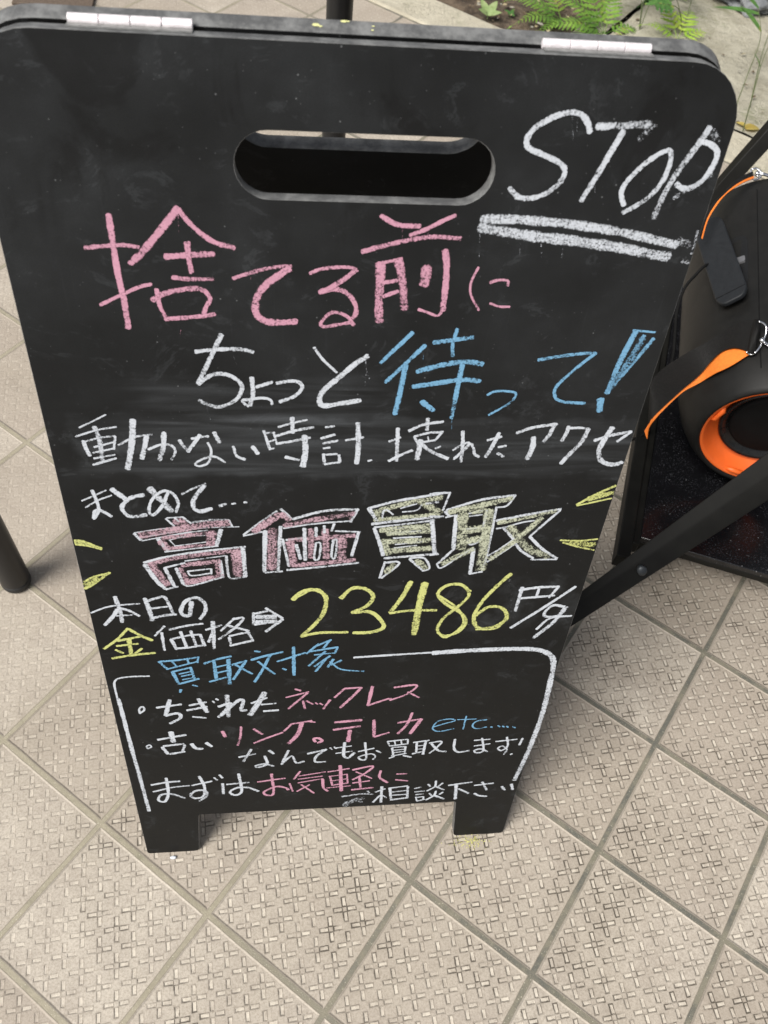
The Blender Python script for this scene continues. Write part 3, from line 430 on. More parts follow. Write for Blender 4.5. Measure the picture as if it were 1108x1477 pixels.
 ('first_lettering','W'): '38 1.0 -2303 1798 -2101 1845 -1947 1855;33 1.0 -2294 1633 -2060 1713 -1832 1743;39 1.0 -2104 1945 -2112 1589 -2172 1384 -2250 1418 -2210 1546 -2075 1559 -1911 1437;33 1.0 -1806 1740 -1547 1818;39 1.0 -1697 1948 -1648 1699 -1678 1467 -1790 1425 -1837 1509 -1762 1607 -1642 1595 -1637 1463 -1741 1350;27 1.0 -1515 1901 -1479 1837;32 1.0 -1445 1960 -1410 1881;39 1.0 -1417 1754 -1418 1494;38 1.0 -1365 1724 -1081 1748;39 1.0 -1206 1963 -1183 1550 -1269 1452 -1334 1538 -1234 1633 -1099 1620 -965 1518',
 ('casual_lettering','P'): '33 1.0 -972 1748 -618 1807;39 1.0 -793 1925 -773 1456 -857 1411 -897 1495 -743 1612 -620 1574 -579 1517;28 1.0 -564 1673 -523 1474;33 1.0 -428 1952 -509 1772;22 1.0 -441 1842 -101 1913;22 1.0 -454 1766 -140 1814;22 1.0 -454 1678 -138 1752;39 1.0 -138 1752 -119 1525 -61 1440;28 1.0 -302 1622 -468 1469;28 1.0 -413 1633 -243 1404;29 1.0 -73 1908 201 1964;23 1.0 -55 1799 177 1832;30 1.0 -40 1786 -5 1573;24 1.0 -23 1686 182 1722;30 1.0 -5 1573 201 1610;24 1.0 177 1832 195 1610;48 1.0 82 2044 119 1420;24 1.0 -77 1513 234 1539;35 1.0 247 1923 506 1990 399 1812 257 1687;30 1.0 293 1875 509 1692;30 1.0 261 1604 482 1639;36 1.0 344 1735 373 1452;36 1.0 254 1436 538 1465;36 1.0 616 1873 612 1710 726 1571;30 1.0 831 1772 965 1771;27 1.0 827 1634 996 1590',
 ('consult_lettering','W'): '33 0.8 125 1276 395 1319 548 1292;27 0.7 467 1386 500 1337;109 0.42 171 1025 252 1135 431 1216;61 0.45 177 1095 311 1170 406 1101;30 1.0 575 1347 707 1420;43 1.0 657 1482 670 1074;31 1.0 642 1253 561 1085;24 1.0 689 1249 739 1185;43 1.0 766 1443 806 1119;30 1.0 767 1431 1007 1465;37 1.0 1009 1448 1025 1156;24 1.0 790 1326 1002 1351;24 1.0 797 1238 1011 1246;37 1.0 799 1120 1035 1155;24 1.0 1106 1381 1195 1413;24 1.0 1115 1294 1252 1309;24 1.0 1137 1221 1244 1234;25 1.0 1143 1162 1169 1053;25 1.0 1144 1144 1251 1163;25 1.0 1251 1163 1251 1074;25 1.0 1169 1053 1274 1090;30 1.0 1379 1554 1379 1412 1283 1306;30 1.0 1280 1479 1317 1418;30 1.0 1478 1488 1426 1408;31 1.0 1389 1411 1514 1312;31 1.0 1408 1294 1390 1179 1292 1070;28 1.0 1321 1244 1358 1182;31 1.0 1506 1255 1465 1200;37 1.0 1406 1177 1543 1074;36 1.0 1563 1423 1880 1479;50 1.0 1672 1413 1702 1058;37 1.0 1715 1322 1874 1189;31 1.0 1924 1389 2184 1421;37 1.0 2022 1465 2116 1254;37 1.0 1954 1181 2026 1115 2142 1085;43 1.0 2316 1322 2373 1229;43 1.0 2444 1368 2486 1218',
}

INK = {'W': (.60, .635, .69), 'P': (.61, .315, .415), 'B': (.19, .40, .60), 'Y': (.60, .62, .23), 'G': (.56, .585, .44), 'p': (.56, .37, .43)}
def chalk_material(key):
    m = Mat('chalk_' + {'W': 'white', 'P': 'pink', 'B': 'blue', 'Y': 'yellow', 'G': 'pale_green', 'p': 'pale_pink'}[key]); o = m.coord('Object')
    def attr(nm):
        n = m.t.nodes.new('ShaderNodeAttribute'); n.attribute_name = nm; return E(m.t, n.outputs['Fac'])
    ed, de = attr('edge'), attr('dens')
    g = m.noise(o, 480, 3, .8); g2 = m.noise(o, 150, 3, .6)
    n = (g - .5) * 1.5 + (g2 - .5) * .7
    a = ((de * 0.62 - .21 - ed * ed * ed * .38 - n) * 2.6).clamp()
    c = tuple(INK[key]); m.set(Base_Color=m.mix(g2.ramp(.3, .7), tuple(x * .86 for x in c), c), Roughness=.95)
    m.b.inputs['Specular IOR Level'].default_value = .1
    m.set(Alpha=a * .97)
    return m.m
chalk_m = {k: chalk_material(k) for k in INK}
layer = [0]
def ribbon(bm, le, ld, pts, wd, dens):
    P = catmull([Vector((a, b)) for a, b in pts], 5 if len(pts) > 2 else 6)
    Q = [P[0]]
    for p in P[1:]:
        if (p - Q[-1]).length > 1e-5: Q.append(p)
    if len(Q) < 2: return
    n = len(Q); layer[0] += 1; off = .00022 + (layer[0] % 24) * .000016; sd = random.random() * 100; pr, ps = random.uniform(.05, .34), random.choice((0, 0, .3))
    hw0 = wd / 2 * 1.08
    def tangent(i): return (Q[min(i + 1, n - 1)] - Q[max(i - 1, 0)]).normalized()
    rows = []
    t0, t1 = tangent(0), tangent(n - 1)
    seq = [(Q[0] - t0 * hw0 * .45, t0, .45, 1.0)] + [(Q[i], tangent(i), 1.0, 0.0) for i in range(n)] + [(Q[-1] + t1 * hw0 * .45, t1, .45, 1.0)]
    m_ = len(seq)
    for i, (p, t, ws, e) in enumerate(seq):
        hw = hw0 * ws * (1 + .26 * mnoise.noise(Vector((p.x * 240, p.y * 240, sd)))) * (1 - .22 * pr * i / m_)
        nn = Vector((-t.y, t.x)); y = -(off + .000012 * i / m_)
        dv = dens * (1 + .30 * mnoise.noise(Vector((p.x * 70, p.y * 70, sd + 9)))) * (1.04 - pr * abs(i / (m_ - 1) - ps))
        row = []
        for k, ee in ((-1, 1), (-.55, .35), (0, 0), (.55, .35), (1, 1)):
            q = p + nn * hw * k; v = bm.verts.new((q.x, y, q.y)); v[le] = max(e, ee); v[ld] = dv; row.append(v)
        rows.append(row)
    for A, B in zip(rows, rows[1:]):
        for k in range(4): bm.faces.new((A[k], A[k + 1], B[k + 1], B[k]))
COLNAME = {'W': 'white', 'P': 'pink', 'B': 'blue', 'Y': 'yellow', 'G': 'pale green', 'p': 'pale pink'}
for (g, c), data in CHALK.items():
    bm = bmesh.new(); le = bm.verts.layers.float.new('edge'); ld = bm.verts.layers.float.new('dens')
    for s in data.split(';'):
        f = s.split(); v = [float(k) * 1e-4 for k in f[2:]]
        ribbon(bm, le, ld, list(zip(v[::2], v[1::2])), float(f[0]) * 1e-4, float(f[1]))
    o = link('chalk_lettering' if 'frame_line' not in g and '_ray' not in g else 'chalk_line', bm, chalk_m[c], front)
    o['label'] = COLNAME[c] + ' chalk writing, ' + g.replace('_', ' ')
# stray chalk flecks on the top edge of the rear panel
bm = bmesh.new()
for x, y, r in ((-.036, .006, .0024), (-.033, .005, .0013), (-.018, .0105, .0018), (-.0155, .0106, .0013), (.0005, .004, .0009), (.0012, .0075, .0009)):
    v = [bm.verts.new((x + r * math.cos(a * 1.05) * (1 + .4 * random.random()), y + r * .5 * math.sin(a * 1.05) * (1 + .5 * random.random()), BH + .0004)) for a in range(6)]
    bm.faces.new(v)
o = link('chalk_fleck', bm, plain('yellow_chalk_fleck', (.6, .6, .28), .95), rear)

# ------------------------------------------------------------------ low stand at the right
blk_frame = plain('black_frame_paint', (.0085, .0082, .007), .5, 0, .2, 30, .0001, .16)
def shelf_material():
    m = Mat('dusty_black_gloss'); o = m.coord(); a = m.noise(o, 30, 5, .7); b = m.noise(o, 420, 3, .7); s = m.noise(m.scale(o, (1, 1.6, 1)), 85, 4, .7, .5)
    c = m.mix(b.ramp(.56, .70) * a.ramp(.38, .62) * .16, (.006, .006, .007), (.6, .6, .66)); c = m.mix(s.ramp(.64, .72) * .10, c, (.6, .62, .66))
    d, cc = m.voronoi(o, 120); r = m.white(cc); c = m.mix((1.0 - d.ramp(.05, .12)) * r.ramp(.7, .85) * .5, c, (.6, .6, .6))
    m.set(Base_Color=c, Roughness=(a * .2) + .1); return m.m
shelf_m = shelf_material()
stand = empty('folding_stand', (.545, .4457, 0), math.atan2(-.358, .934))
tag(stand, 'low black metal folding stand with a dusty gloss shelf carrying the loudspeaker', 'stand')
SI = Matrix.Translation((.545, .4457, 0)) @ Matrix.Rotation(math.atan2(-.358, .934), 4, 'Z'); SI = SI.inverted()
bm = bmesh.new(); box(bm, (0, 0, .088), (.78, .93, .100)); link('shelf', bm, [shelf_m], stand, bevel=.0015)
bm = bmesh.new(); box(bm, (-.002, .0, .074), (.782, .012, .0872)); link('shelf_rail', bm, blk_frame, stand, bevel=.001)
bm = bmesh.new(); box(bm, (-.0375, -.058, .080), (-.014, .95, .111)); box(bm, (-.0138, -.02, .080), (-.0012, .95, .1055)); link('side_rail', bm, blk_frame, stand, bevel=.0018)
for x in (.03, .74):
    for y in (.05, .86):
        bm = bmesh.new(); tube(bm, [(x, y, .0005), (x, y, .012), (x, y, .0879)], [.012, .013, .011], 16); link('foot', bm, blk_frame, stand, smooth=False)
def beam(name, lines, mid_push, a, b):
    """bar with a ridge towards the viewer's side, from three world lines"""
    (t0, t1), (m0, m1), (b0, b1) = [[Vector(p) for p in l] for l in lines]
    def ex(p0, p1, k): return p0 + (p1 - p0) * k
    rings = []
    for k in (a, b):
        t, m_, q = ex(t0, t1, k), ex(m0, m1, k), ex(b0, b1, k)
        c = (t + q) / 2; v = Vector((-.0613, -.2918, 1.285)) - c; v.normalize()
        axis = (t1 - t0).normalized(); v = (v - axis * v.dot(axis)).normalized()
        w_ = (t - q).length
        rings.append([SI @ t, SI @ (m_ + v * mid_push), SI @ q, SI @ (c - v * w_ * .55)])
    bm = bmesh.new(); prism(bm, rings[0], rings[1])
    return link(name, bm, blk_frame, stand, bevel=.0016)
beam('front_leg', [((.417, .3397, .1159), (.7021, .4879, .2807)), ((.3989, .3135, .0957), (.7016, .4552, .2587)), ((.383, .2852, .0744), (.7011, .4244, .2379))], .006, -.40, 1.9)
beam('rear_leg', [((.8244, 1.1731, .3098), (.8858, 1.2029, .4115)), ((.8242, 1.1599, .3009), (.8855, 1.1873, .401)), ((.8237, 1.1284, .2797), (.885, 1.1538, .3784))], .019, -1.2, 2.4)
bm = bmesh.new()
c = SI @ Vector((.5025, .3488, .1563)); vd = SI.to_3x3() @ (Vector((-.0613, -.2918, 1.285)) - Vector((.5025, .3488, .1563))).normalized(); vd2 = (vd * .8 + SI.to_3x3() @ Vector((.2, -.6, -.1)) * .5).normalized(); tube(bm, [c - vd2 * .012, c + vd2 * .0018, c + vd2 * .0030], [.0082, .0082, .0062], 18)
link('bolt', bm, plain('grey_bolt', (.06, .065, .07), .35, .7), stand, smooth=True)
bm = bmesh.new(); box(bm, (.55, -.1, .001), (.59, -.06, .40)); link('far_leg', bm, blk_frame, stand, bevel=.002)
bm = bmesh.new(); box(bm, (.72, .95, .001), (.76, .99, .52)); link('far_leg', bm, blk_frame, stand, bevel=.002)

# ------------------------------------------------------------------ loudspeaker lying on the stand
rub = plain('black_rubber', (.0095, .0092, .0085), .5, 0, .15, 60, .0001, .22)
rub_d = plain('black_soft_plastic', (.005, .005, .005), .8, 0, .2, 40, 0, .15)
flap_m = plain('blue_black_rubber', (.012, .0135, .0155), .55, 0, .12, 120, .0001, .3)
orange = plain('orange_plastic', (.90, .15, .022), .42, 0, .05, 30)
orange_w = plain('orange_webbing', (.82, .20, .02), .75, 0, .1, 300, .0004)
def webbing():
    m = Mat('black_webbing'); o = m.coord(); x, y, z = m.xyz(o)
    wv = ((x * 1.0 + y * .6 + z * .5) * 2600).op('SINE'); n = m.noise(o, 300, 3)
    m.set(Base_Color=m.mix(n.ramp(.3, .7), (.004, .0037, .0033), (.009, .0083, .0075)), Roughness=.55); m.b.inputs['Specular IOR Level'].default_value = .25; m.bump(wv * .0002 + n * .0003, 1.0); return m.m
web = webbing(); chrome = plain('chrome', (.82, .82, .84), .12, 1.0, .05, 100)
SPX, SPY, SPZ = .7374436, .53642359, .148       # local z of the drum axis above the shelf top
spk = empty('portable_loudspeaker', (SPX, SPY, .1), R(-18.072322))
tag(spk, 'black drum loudspeaker with an orange ring and shoulder strap lying on the stand', 'loudspeaker')
bm = bmesh.new()
rg = lathe_y(bm, [(.004, .108), (.0, .1105), (.001, .115), (.008, .1195), (.03, .131), (.06, .1405), (.10, .1465), (.15, .149), (.42, .149), (.50, .144), (.545, .134), (.565, .12), (.572, .10)], 96, 0, SPZ)
bm.faces.new(rg[-1]); link('body', bm, rub, spk, smooth=True)
bm = bmesh.new(); lathe_y(bm, [(.004, .1078), (.0035, .1045), (.008, .1015), (.020, .095), (.032, .087), (.036, .079), (.037, .074)], 96, 0, SPZ)
for a in (165, 262, 60, 330):        # small tabs standing in the ring
    ca, sa = math.cos(R(a)), math.sin(R(a)); p = Vector((.0975 * ca, .006, SPZ + .0975 * sa)); tq = Vector((-sa, 0, ca))
    tube(bm, [p - tq * .020 + Vector((.004 * ca, .004, .004 * sa)), p - tq * .010, p + tq * .010, p + tq * .020 + Vector((.004 * ca, .004, .004 * sa))], [.002, .005, .005, .002], 8)
link('accent_ring', bm, orange, spk, smooth=True)
bm = bmesh.new(); rg = lathe_y(bm, [(.0372, .0788), (.031, .0795), (.027, .077), (.030, .072), (.036, .066), (.037, .063)], 96, 0, SPZ); link('rubber_surround', bm, plain('glossy_black_rubber', (.008, .008, .008), .28, 0, .3, 90, .0003), spk, smooth=True)
bm = bmesh.new(); rg = lathe_y(bm, [(.0372, .0628), (.033, .0618), (.031, .058), (.0305, .02), (.030, .004)], 96, 0, SPZ); bm.faces.new(rg[-1]); link('radiator_disc', bm, rub_d, spk, smooth=True)
# seam along the drum
bm = bmesh.new(); a = R(119.8)
tube(bm, [(math.cos(a) * r, l, SPZ + math.sin(a) * r) for l, r in ((.035, .1330), (.06, .1407), (.10, .1467), (.15, .1492), (.3, .1492), (.42, .1492), (.5, .1442))], .0009, 6)
link('seam', bm, rub_d, spk)
# port recess, connector, open flap
def patch(bm, pts, r, th):
    """rounded patch lying on the drum: pts as (angle deg, along)"""
    top = [bm.verts.new((math.cos(R(a_)) * (r + th), l, SPZ + math.sin(R(a_)) * (r + th))) for a_, l in pts]
    bot = [bm.verts.new((math.cos(R(a_)) * r, l, SPZ + math.sin(R(a_)) * r)) for a_, l in pts]
    n = len(pts); bm.faces.new(top); bm.faces.new(bot[::-1])
    for i in range(n): bm.faces.new((top[i], top[(i + 1) % n], bot[(i + 1) % n], bot[i]))
def rrect(a0, a1, l0, l1, ra, rl, n=5):
    out = []
    for ca, cl, s0 in ((a1 - ra, l1 - rl, 0), (a0 + ra, l1 - rl, 90), (a0 + ra, l0 + rl, 180), (a1 - ra, l0 + rl, 270)):
        for i in range(n + 1):
            t = R(s0 + 90 * i / n); out.append((ca + ra * math.cos(t), cl + rl * math.sin(t)))
    return out
bm = bmesh.new(); patch(bm, rrect(126, 140, .215, .365, 4, .03), .1488, .0008); link('port_recess', bm, plain('deep_black', (.003, .003, .003), .5), spk)
bm = bmesh.new(); patch(bm, rrect(127.5, 136, .285, .300, 1, .004), .1497, .004); link('port_socket', bm, plain('grey_socket', (.22, .22, .23), .35, .6), spk)
FL = [(-.1481, .4217, .0794), (-.1270, .3997, .1100), (-.0978, .2016, .1366), (-.1056, .1740, .1307), (-.1299, .1726, .1065), (-.1356, .2060, .0991), (-.1547, .3873, .0656)]
bm = bmesh.new(); c = sum((Vector(p) for p in FL), Vector()) / len(FL)
e1 = (Vector(FL[2]) - Vector(FL[1])).normalized(); e2 = (Vector(FL[5]) - Vector(FL[2])); e2 = (e2 - e1 * e2.dot(e1)).normalized(); e3 = e1.cross(e2)
if e3.z < 0: e3 = -e3
us = [(Vector(p) - c) for p in FL]; u0, u1 = min(v.dot(e1) for v in us), max(v.dot(e1) for v in us); w0, w1 = min(v.dot(e2) for v in us), max(v.dot(e2) for v in us)
ring = rrect(u0, u1, w0, w1, .028, .016, 6)
def fp(u, v_, h): return c + e1 * u + e2 * v_ + e3 * h + Vector((0, 0, SPZ))
A = [fp(u, v_, .006) for u, v_ in ring]; B = [fp(u, v_, -.003) for u, v_ in ring]
prism(bm, A, B); link('port_flap', bm, flap_m, spk, bevel=.0025, seg=3)
bm = bmesh.new(); q0 = fp(u1 - .022, w0 + .001, .0062); q1 = fp(u1 - .022, w1 - .001, .0062); tube(bm, [q0, q1], .0006, 6); link('flap_crease', bm, rub_d, spk)
# strap
ZO = Vector((0, 0, SPZ))
def strip(name, top, bot, mat, th, back=Vector((0, 0, 0))):
    T, B = catmull([Vector(p) for p in top], 5), catmull([Vector(p) for p in bot], 5)
    bm = bmesh.new(); rows = []
    for t, b in zip(T, B):
        mid = (t + b) / 2; out = Vector((mid.x, 0, mid.z)).normalized() * .0006
        rows.append([bm.verts.new(t + ZO + back), bm.verts.new(mid + out + ZO + back), bm.verts.new(b + ZO + back)])
    for a_, b_ in zip(rows, rows[1:]):
        for k in range(2): bm.faces.new((a_[k], a_[k + 1], b_[k + 1], b_[k]))
    o = link(name, bm, mat, strap, smooth=True); s_ = o.modifiers.new('thick', 'SOLIDIFY'); s_.thickness = th; s_.offset = 0; es = o.modifiers.new('edges', 'EDGE_SPLIT'); es.split_angle = R(45)
    return o
strap = empty('shoulder_strap'); strap.parent = spk
ST = [(-0.0832, 0.1075, 0.1438), (-0.0866, 0.1149, 0.1377), (-0.1033, 0.1157, 0.1279), (-0.1184, 0.1103, 0.1139), (-0.1413, 0.0938, 0.0928), (-0.1693, 0.0777, 0.0724), (-0.1982, 0.0557, 0.0479), (-0.2096, 0.0422, 0.0281), (-0.204, 0.0289, 0.0071), (-0.1941, 0.0043, -0.0219)]
SB = [(-0.0852, 0.0537, 0.1217), (-0.0916, 0.0602, 0.12), (-0.1067, 0.0705, 0.1118), (-0.1197, 0.0726, 0.098), (-0.13, 0.0651, 0.0821), (-0.1398, 0.054, 0.054), (-0.1586, 0.036, 0.0316), (-0.1804, 0.0119, 0.0052), (-0.1898, 0.0012, -0.0128), (-0.1908, -0.0034, -0.0273)]
strip('webbing', ST, SB, web, .0016)
bm = bmesh.new(); tube(bm, [Vector(ST[0]) + ZO, (Vector(ST[0]) + Vector(SB[0])) / 2 + ZO + Vector((-.001, 0, .001)), Vector(SB[0]) + ZO], .0058, 12); link('webbing_fold', bm, web, strap, smooth=True)
OT = [(-0.0833, 0.0582, 0.1223), (-0.0905, 0.0652, 0.1176), (-0.1049, 0.0777, 0.1076), (-0.1184, 0.0792, 0.0947), (-0.1279, 0.0736, 0.0768), (-0.1393, 0.0586, 0.0526), (-0.1585, 0.0396, 0.031), (-0.1805, 0.0142, 0.0053), (-0.1908, 0.0025, -0.012), (-0.1917, -0.0006, -0.024), (-0.1948, -0.0072, -0.0382)]
OB = [(-0.0845, 0.0552, 0.1203), (-0.0892, 0.0538, 0.1146), (-0.1018, 0.0467, 0.1007), (-0.1115, 0.0435, 0.0893), (-0.1224, 0.0431, 0.0749), (-0.1348, 0.0475, 0.0446), (-0.1568, 0.0342, 0.0272), (-0.1788, 0.0087, 0.0014), (-0.1868, -0.001, -0.0146), (-0.1906, -0.0078, -0.029), (-0.1871, -0.0175, -0.0458)]
strip('lining', OT, OB, orange_w, .0012)
U1 = [(-.0853, .5338, .1381), (-.1073, .5055, .1405), (-.1256, .4751, .1413), (-.1435, .4363, .1363), (-.1594, .4049, .1362), (-.1702, .3666, .1310), (-.1749, .3260, .1238)]
U2 = [(-.0806, .5228, .1302), (-.0995, .4976, .1345), (-.1185, .4692, .1367), (-.1353, .4394, .1378), (-.1495, .4062, .1364), (-.1630, .3641, .1288), (-.1681, .3204, .1195)]
strip('webbing', U1, U2, web, .0014)
strip('lining', [Vector(p) * .70 + Vector(q) * .30 for p, q in zip(U2, U1)], [Vector(p) for p in U2], orange_w, .0012, Vector((-.001, -.004, .0035)))
def hook(loop, r, ball=None, br=0, lk=None):
    bm = bmesh.new(); tube(bm, [p + ZO for p in catmull([Vector(q) for q in loop], 5)], r, 10)
    if ball: bmesh.ops.create_uvsphere(bm, u_segments=16, v_segments=10, radius=br, matrix=Matrix.Translation(Vector(ball) + ZO))
    if lk: tube(bm, [p + ZO for p in catmull([Vector(q) for q in lk], 4)], r * 1.5, 10)
    link('metal_hook', bm, chrome, strap, smooth=True)
hook([(-0.0852, 0.0988, 0.1501), (-0.0764, 0.0979, 0.1489), (-0.0701, 0.0928, 0.145), (-0.0696, 0.0816, 0.1373), (-0.0724, 0.0761, 0.1337), (-0.0747, 0.0643, 0.1307), (-0.0794, 0.0554, 0.1249), (-0.0843, 0.0545, 0.1198), (-0.0923, 0.0564, 0.1217)], .0016, (-0.074, 0.0719, 0.137), .0046, [(-0.0724, 0.0761, 0.1337), (-0.0658, 0.07, 0.1339), (-0.0604, 0.0615, 0.1374)])
hook([(-.0888, .5363, .14), (-.0790, .5398, .1417), (-.0696, .5354, .1380), (-.0699, .5276, .1327), (-.0790, .5221, .1296), (-.0875, .5278, .1341), (-.0888, .5363, .14)], .002, (-.0760, .5310, .1370), .005, [(-.0693, .5344, .1373), (-.0558, .5344, .1363), (-.0441, .5317, .1336)])
bm = bmesh.new(); tube(bm, [p + ZO for p in catmull([(-.1380, .3010, .0900), (-.1530, .2837, .0933), (-.1644, .2674, .0830), (-.1753, .2492, .0714), (-.1799, .2274, .0568), (-.1789, .2038, .0406), (-.1724, .1743, .0199), (-.1666, .1394, -.0043), (-.1640, .10, -.06), (-.165, .08, -.13), (-.19, .06, -.143)], 5)], .0026, 8)
link('power_cable', bm, rub_d, spk, smooth=True)

# ------------------------------------------------------------------ posts
post_m = plain('satin_black_tube', (.011, .011, .0115), .4, 0, .15, 20, 0, .35)
def post(loc, r, h, label):
    o = empty('metal_post', loc); tag(o, label, 'post', 'round black metal posts')
    bm = bmesh.new(); tube(bm, [(0, 0, .018), (0, 0, h)], r, 32); link('tube', bm, post_m, o, smooth=True, bevel=.001)
    bm = bmesh.new(); tube(bm, [(0, 0, .0005), (0, 0, .003), (0, 0, .008), (0, 0, .0178)], [r * .82, r * .95, r * 1.0, r * .995], 32); link('rubber_foot', bm, plain('black_foot_rubber', (.015, .015, .015), .6), o, smooth=True)
post((-.498, .441, 0), .0235, 1.0, 'round black metal post standing on the tiles left of the chalkboard')
post((.0503, 1.278, 0), .0235, .74, 'round black metal post rising behind the top edge of the chalkboard')

# ------------------------------------------------------------------ planting
def leaf_material(name, c0, c1, tr=.35):
    m = Mat(name); o = m.coord(); n = m.noise(o, 22, 5, .7)
    cc = m.mix(n.ramp(.34, .66), c0, c1); cc = m.mix(m.noise(o, 31, 3, .6).ramp(.60, .70) * .6, cc, (.38, .34, .08)); cc = m.mix(m.noise(o, 130, 3, .6).ramp(.62, .7) * .5, cc, (.13, .09, .03)); m.set(Base_Color=cc, Roughness=.5)
    tn = m.t.nodes.new('ShaderNodeBsdfTranslucent'); m.t.links.new(cc, tn.inputs['Color'])
    mx = m.t.nodes.new('ShaderNodeMixShader'); mx.inputs[0].default_value = tr
    m.t.links.new(m.b.outputs[0], mx.inputs[1]); m.t.links.new(tn.outputs[0], mx.inputs[2]); m.t.links.new(mx.outputs[0], m.out.inputs['Surface'])
    return m.m
fern_m = leaf_material('bright_fern_green', (.085, .20, .025), (.26, .44, .07))
weed_m = leaf_material('mid_weed_green', (.055, .15, .035), (.12, .25, .06))
pale_m = leaf_material('pale_seedling_green', (.24, .36, .12), (.42, .5, .24))
lime_m = leaf_material('lime_shoot_green', (.24, .42, .04), (.40, .55, .08))
stem_m = plain('plant_stem', (.07, .09, .03), .6)

def leaf(bm, base, tip, up, wd, teeth=0, mi=0, fold=.25, bend=.12):
    """leaf blade from base to tip; teeth > 0 gives a toothed outline"""
    base, tip = Vector(base), Vector(tip); ax = tip - base; L = ax.length
    if L < 1e-5: return
    sd_ = ax.cross(up)
    if sd_.length < 1e-6: return
    sd_.normalize(); nrm = sd_.cross(ax).normalized(); n = max(4, teeth * 2 if teeth else 5); L_, M_, R_ = [], [], []
    for i in range(n + 1):
        t = i / n; wv = math.sin(math.pi * min(1, (t * .86 + .10))) ** .9 * wd * (1 - t * .55)
        if teeth: wv *= (1.15 if i % 2 else .62)
        if i == n: wv = 0
        c = base + ax * t - nrm * bend * L * t * t
        M_.append(bm.verts.new(c))
        fw_ = ax.normalized() * (wd * .35 if teeth else 0)
        L_.append(bm.verts.new(c + sd_ * wv + nrm * wv * fold + fw_ * (1 if i % 2 else 0))); R_.append(bm.verts.new(c - sd_ * wv + nrm * wv * fold + fw_ * (1 if i % 2 else 0)))
    for i in range(n):
        for a_, b_ in ((L_, M_), (M_, R_)):
            f = bm.faces.new((a_[i], a_[i + 1], b_[i + 1], b_[i])); f.material_index = mi; f.smooth = True
def frond(bm, base, az, L, rise, droop, npair=13, wmax=.30, teeth=4):
    d = Vector((math.cos(az), math.sin(az), 0)); pts = []
    for i in range(npair + 3):
        t = i / (npair + 2); pts.append(Vector(base) + d * L * t * (1 - .1 * t) + Vector((0, 0, rise * L * t - droop * L * t * t)))
    tube(bm, pts, [.0011 * (1 - .7 * i / len(pts)) for i in range(len(pts))], 5)
    side = Vector((-d.y, d.x, 0))
    for i in range(2, len(pts)):
        t = i / (len(pts) - 1); ln = L * wmax * math.sin(math.pi * (t * .78 + .2)) ** .9 * (1.02 - t * .75)
        tg = (pts[i] - pts[i - 1]).normalized(); up = tg.cross(side) * -1
        if up.z < 0: up = -up
        for s_ in (1, -1):
            dr = (side * s_ + tg * (.42 + .3 * t)).normalized() * ln * random.uniform(.88, 1.1)
            leaf(bm, pts[i], pts[i] + dr + Vector((0, 0, random.uniform(-.1, .06) * ln)), up, ln * .17, teeth, 0, .12, .1)
    leaf(bm, pts[-1], pts[-1] + (pts[-1] - pts[-2]) * 1.6, Vector((0, 0, 1)), L * .02, 2)
def fern(loc, fronds, mat, label, group=None):
    bm = bmesh.new()
    for az, L, ri, dr, np_, wm in fronds: frond(bm, (0, 0, 0), R(az), L, ri, dr, np_, wm)
    o = link('fern', bm, [mat, stem_m]); o.location = loc; tag(o, label, 'fern', 'ferns behind the chalkboard')
fern((.945, 2.335, .0), [(178, .25, .5, .55, 15, .27), (212, .21, .45, .55, 13, .28), (150, .24, .7, .45, 14, .27), (118, .26, .85, .4, 14, .26), (250, .17, .4, .6, 11, .3), (75, .22, .7, .5, 12, .28), (15, .16, .5, .6, 10, .3)], fern_m, 'largest bright green fern, arching over the soil behind the chalkboard top edge')
fern((.82, 2.40, .0), [(195, .19, .5, .5, 12, .3), (158, .2, .6, .5, 12, .3), (228, .15, .5, .5, 10, .32), (110, .17, .7, .45, 10, .3)], fern_m, 'smaller bright fern growing on the soil left of the largest fern')
fern((1.17, 2.31, .006), [(165, .13, .7, .5, 8, .36), (62, .16, .7, .5, 8, .38), (15, .12, .6, .5, 7, .4), (112, .15, .9, .5, 8, .36)], lime_m, 'lime green fern shoots on the concrete behind the right hinge')
fern((1.22, 2.56, .006), [(200, .14, .5, .5, 9, .36), (150, .15, .6, .5, 9, .36), (80, .13, .6, .5, 9, .36), (20, .12, .5, .5, 8, .36)], weed_m, 'dark green tuft of fern on the concrete near the top of the frame')

def weed(loc, stems, mat, label, stemmat=None, cat='weed', name='weed'):
    """stems: list of (points, [(t, dx, dy, dz, width, teeth), ...])"""
    bm = bmesh.new()
    for pts, lv in stems:
        P = catmull([Vector(p) for p in pts], 5)
        n0 = len(bm.faces); tube(bm, P, [.0016 * (1 - .5 * i / len(P)) for i in range(len(P))], 6); bm.faces.ensure_lookup_table()
        for f in bm.faces[n0:]: f.material_index = 1
        for t, dx, dy, dz, wd, te in lv:
            b = P[min(len(P) - 1, int(t * (len(P) - 1)))]; leaf(bm, b, b + Vector((dx, dy, dz)), Vector((0, -.3, 1)), wd, te)
    o = link(name, bm, [mat, stemmat or stem_m]); o.location = loc; tag(o, label, cat, 'seedlings on the soil' if cat == 'seedling' else 'weeds on the concrete')
def compound(tip, d, n, ln, wd, te=3):
    """leaf list for a pinnate leaf at the end of a stem"""
    return [(1 - .055 * i, d[0] * .35 * ln + s * -d[1] * ln, d[1] * .35 * ln + s * d[0] * ln, random.uniform(-.1, .1) * ln, wd, te) for i in range(n) for s in (1, -1)] + [(1, d[0] * ln, d[1] * ln, 0, wd, te)]
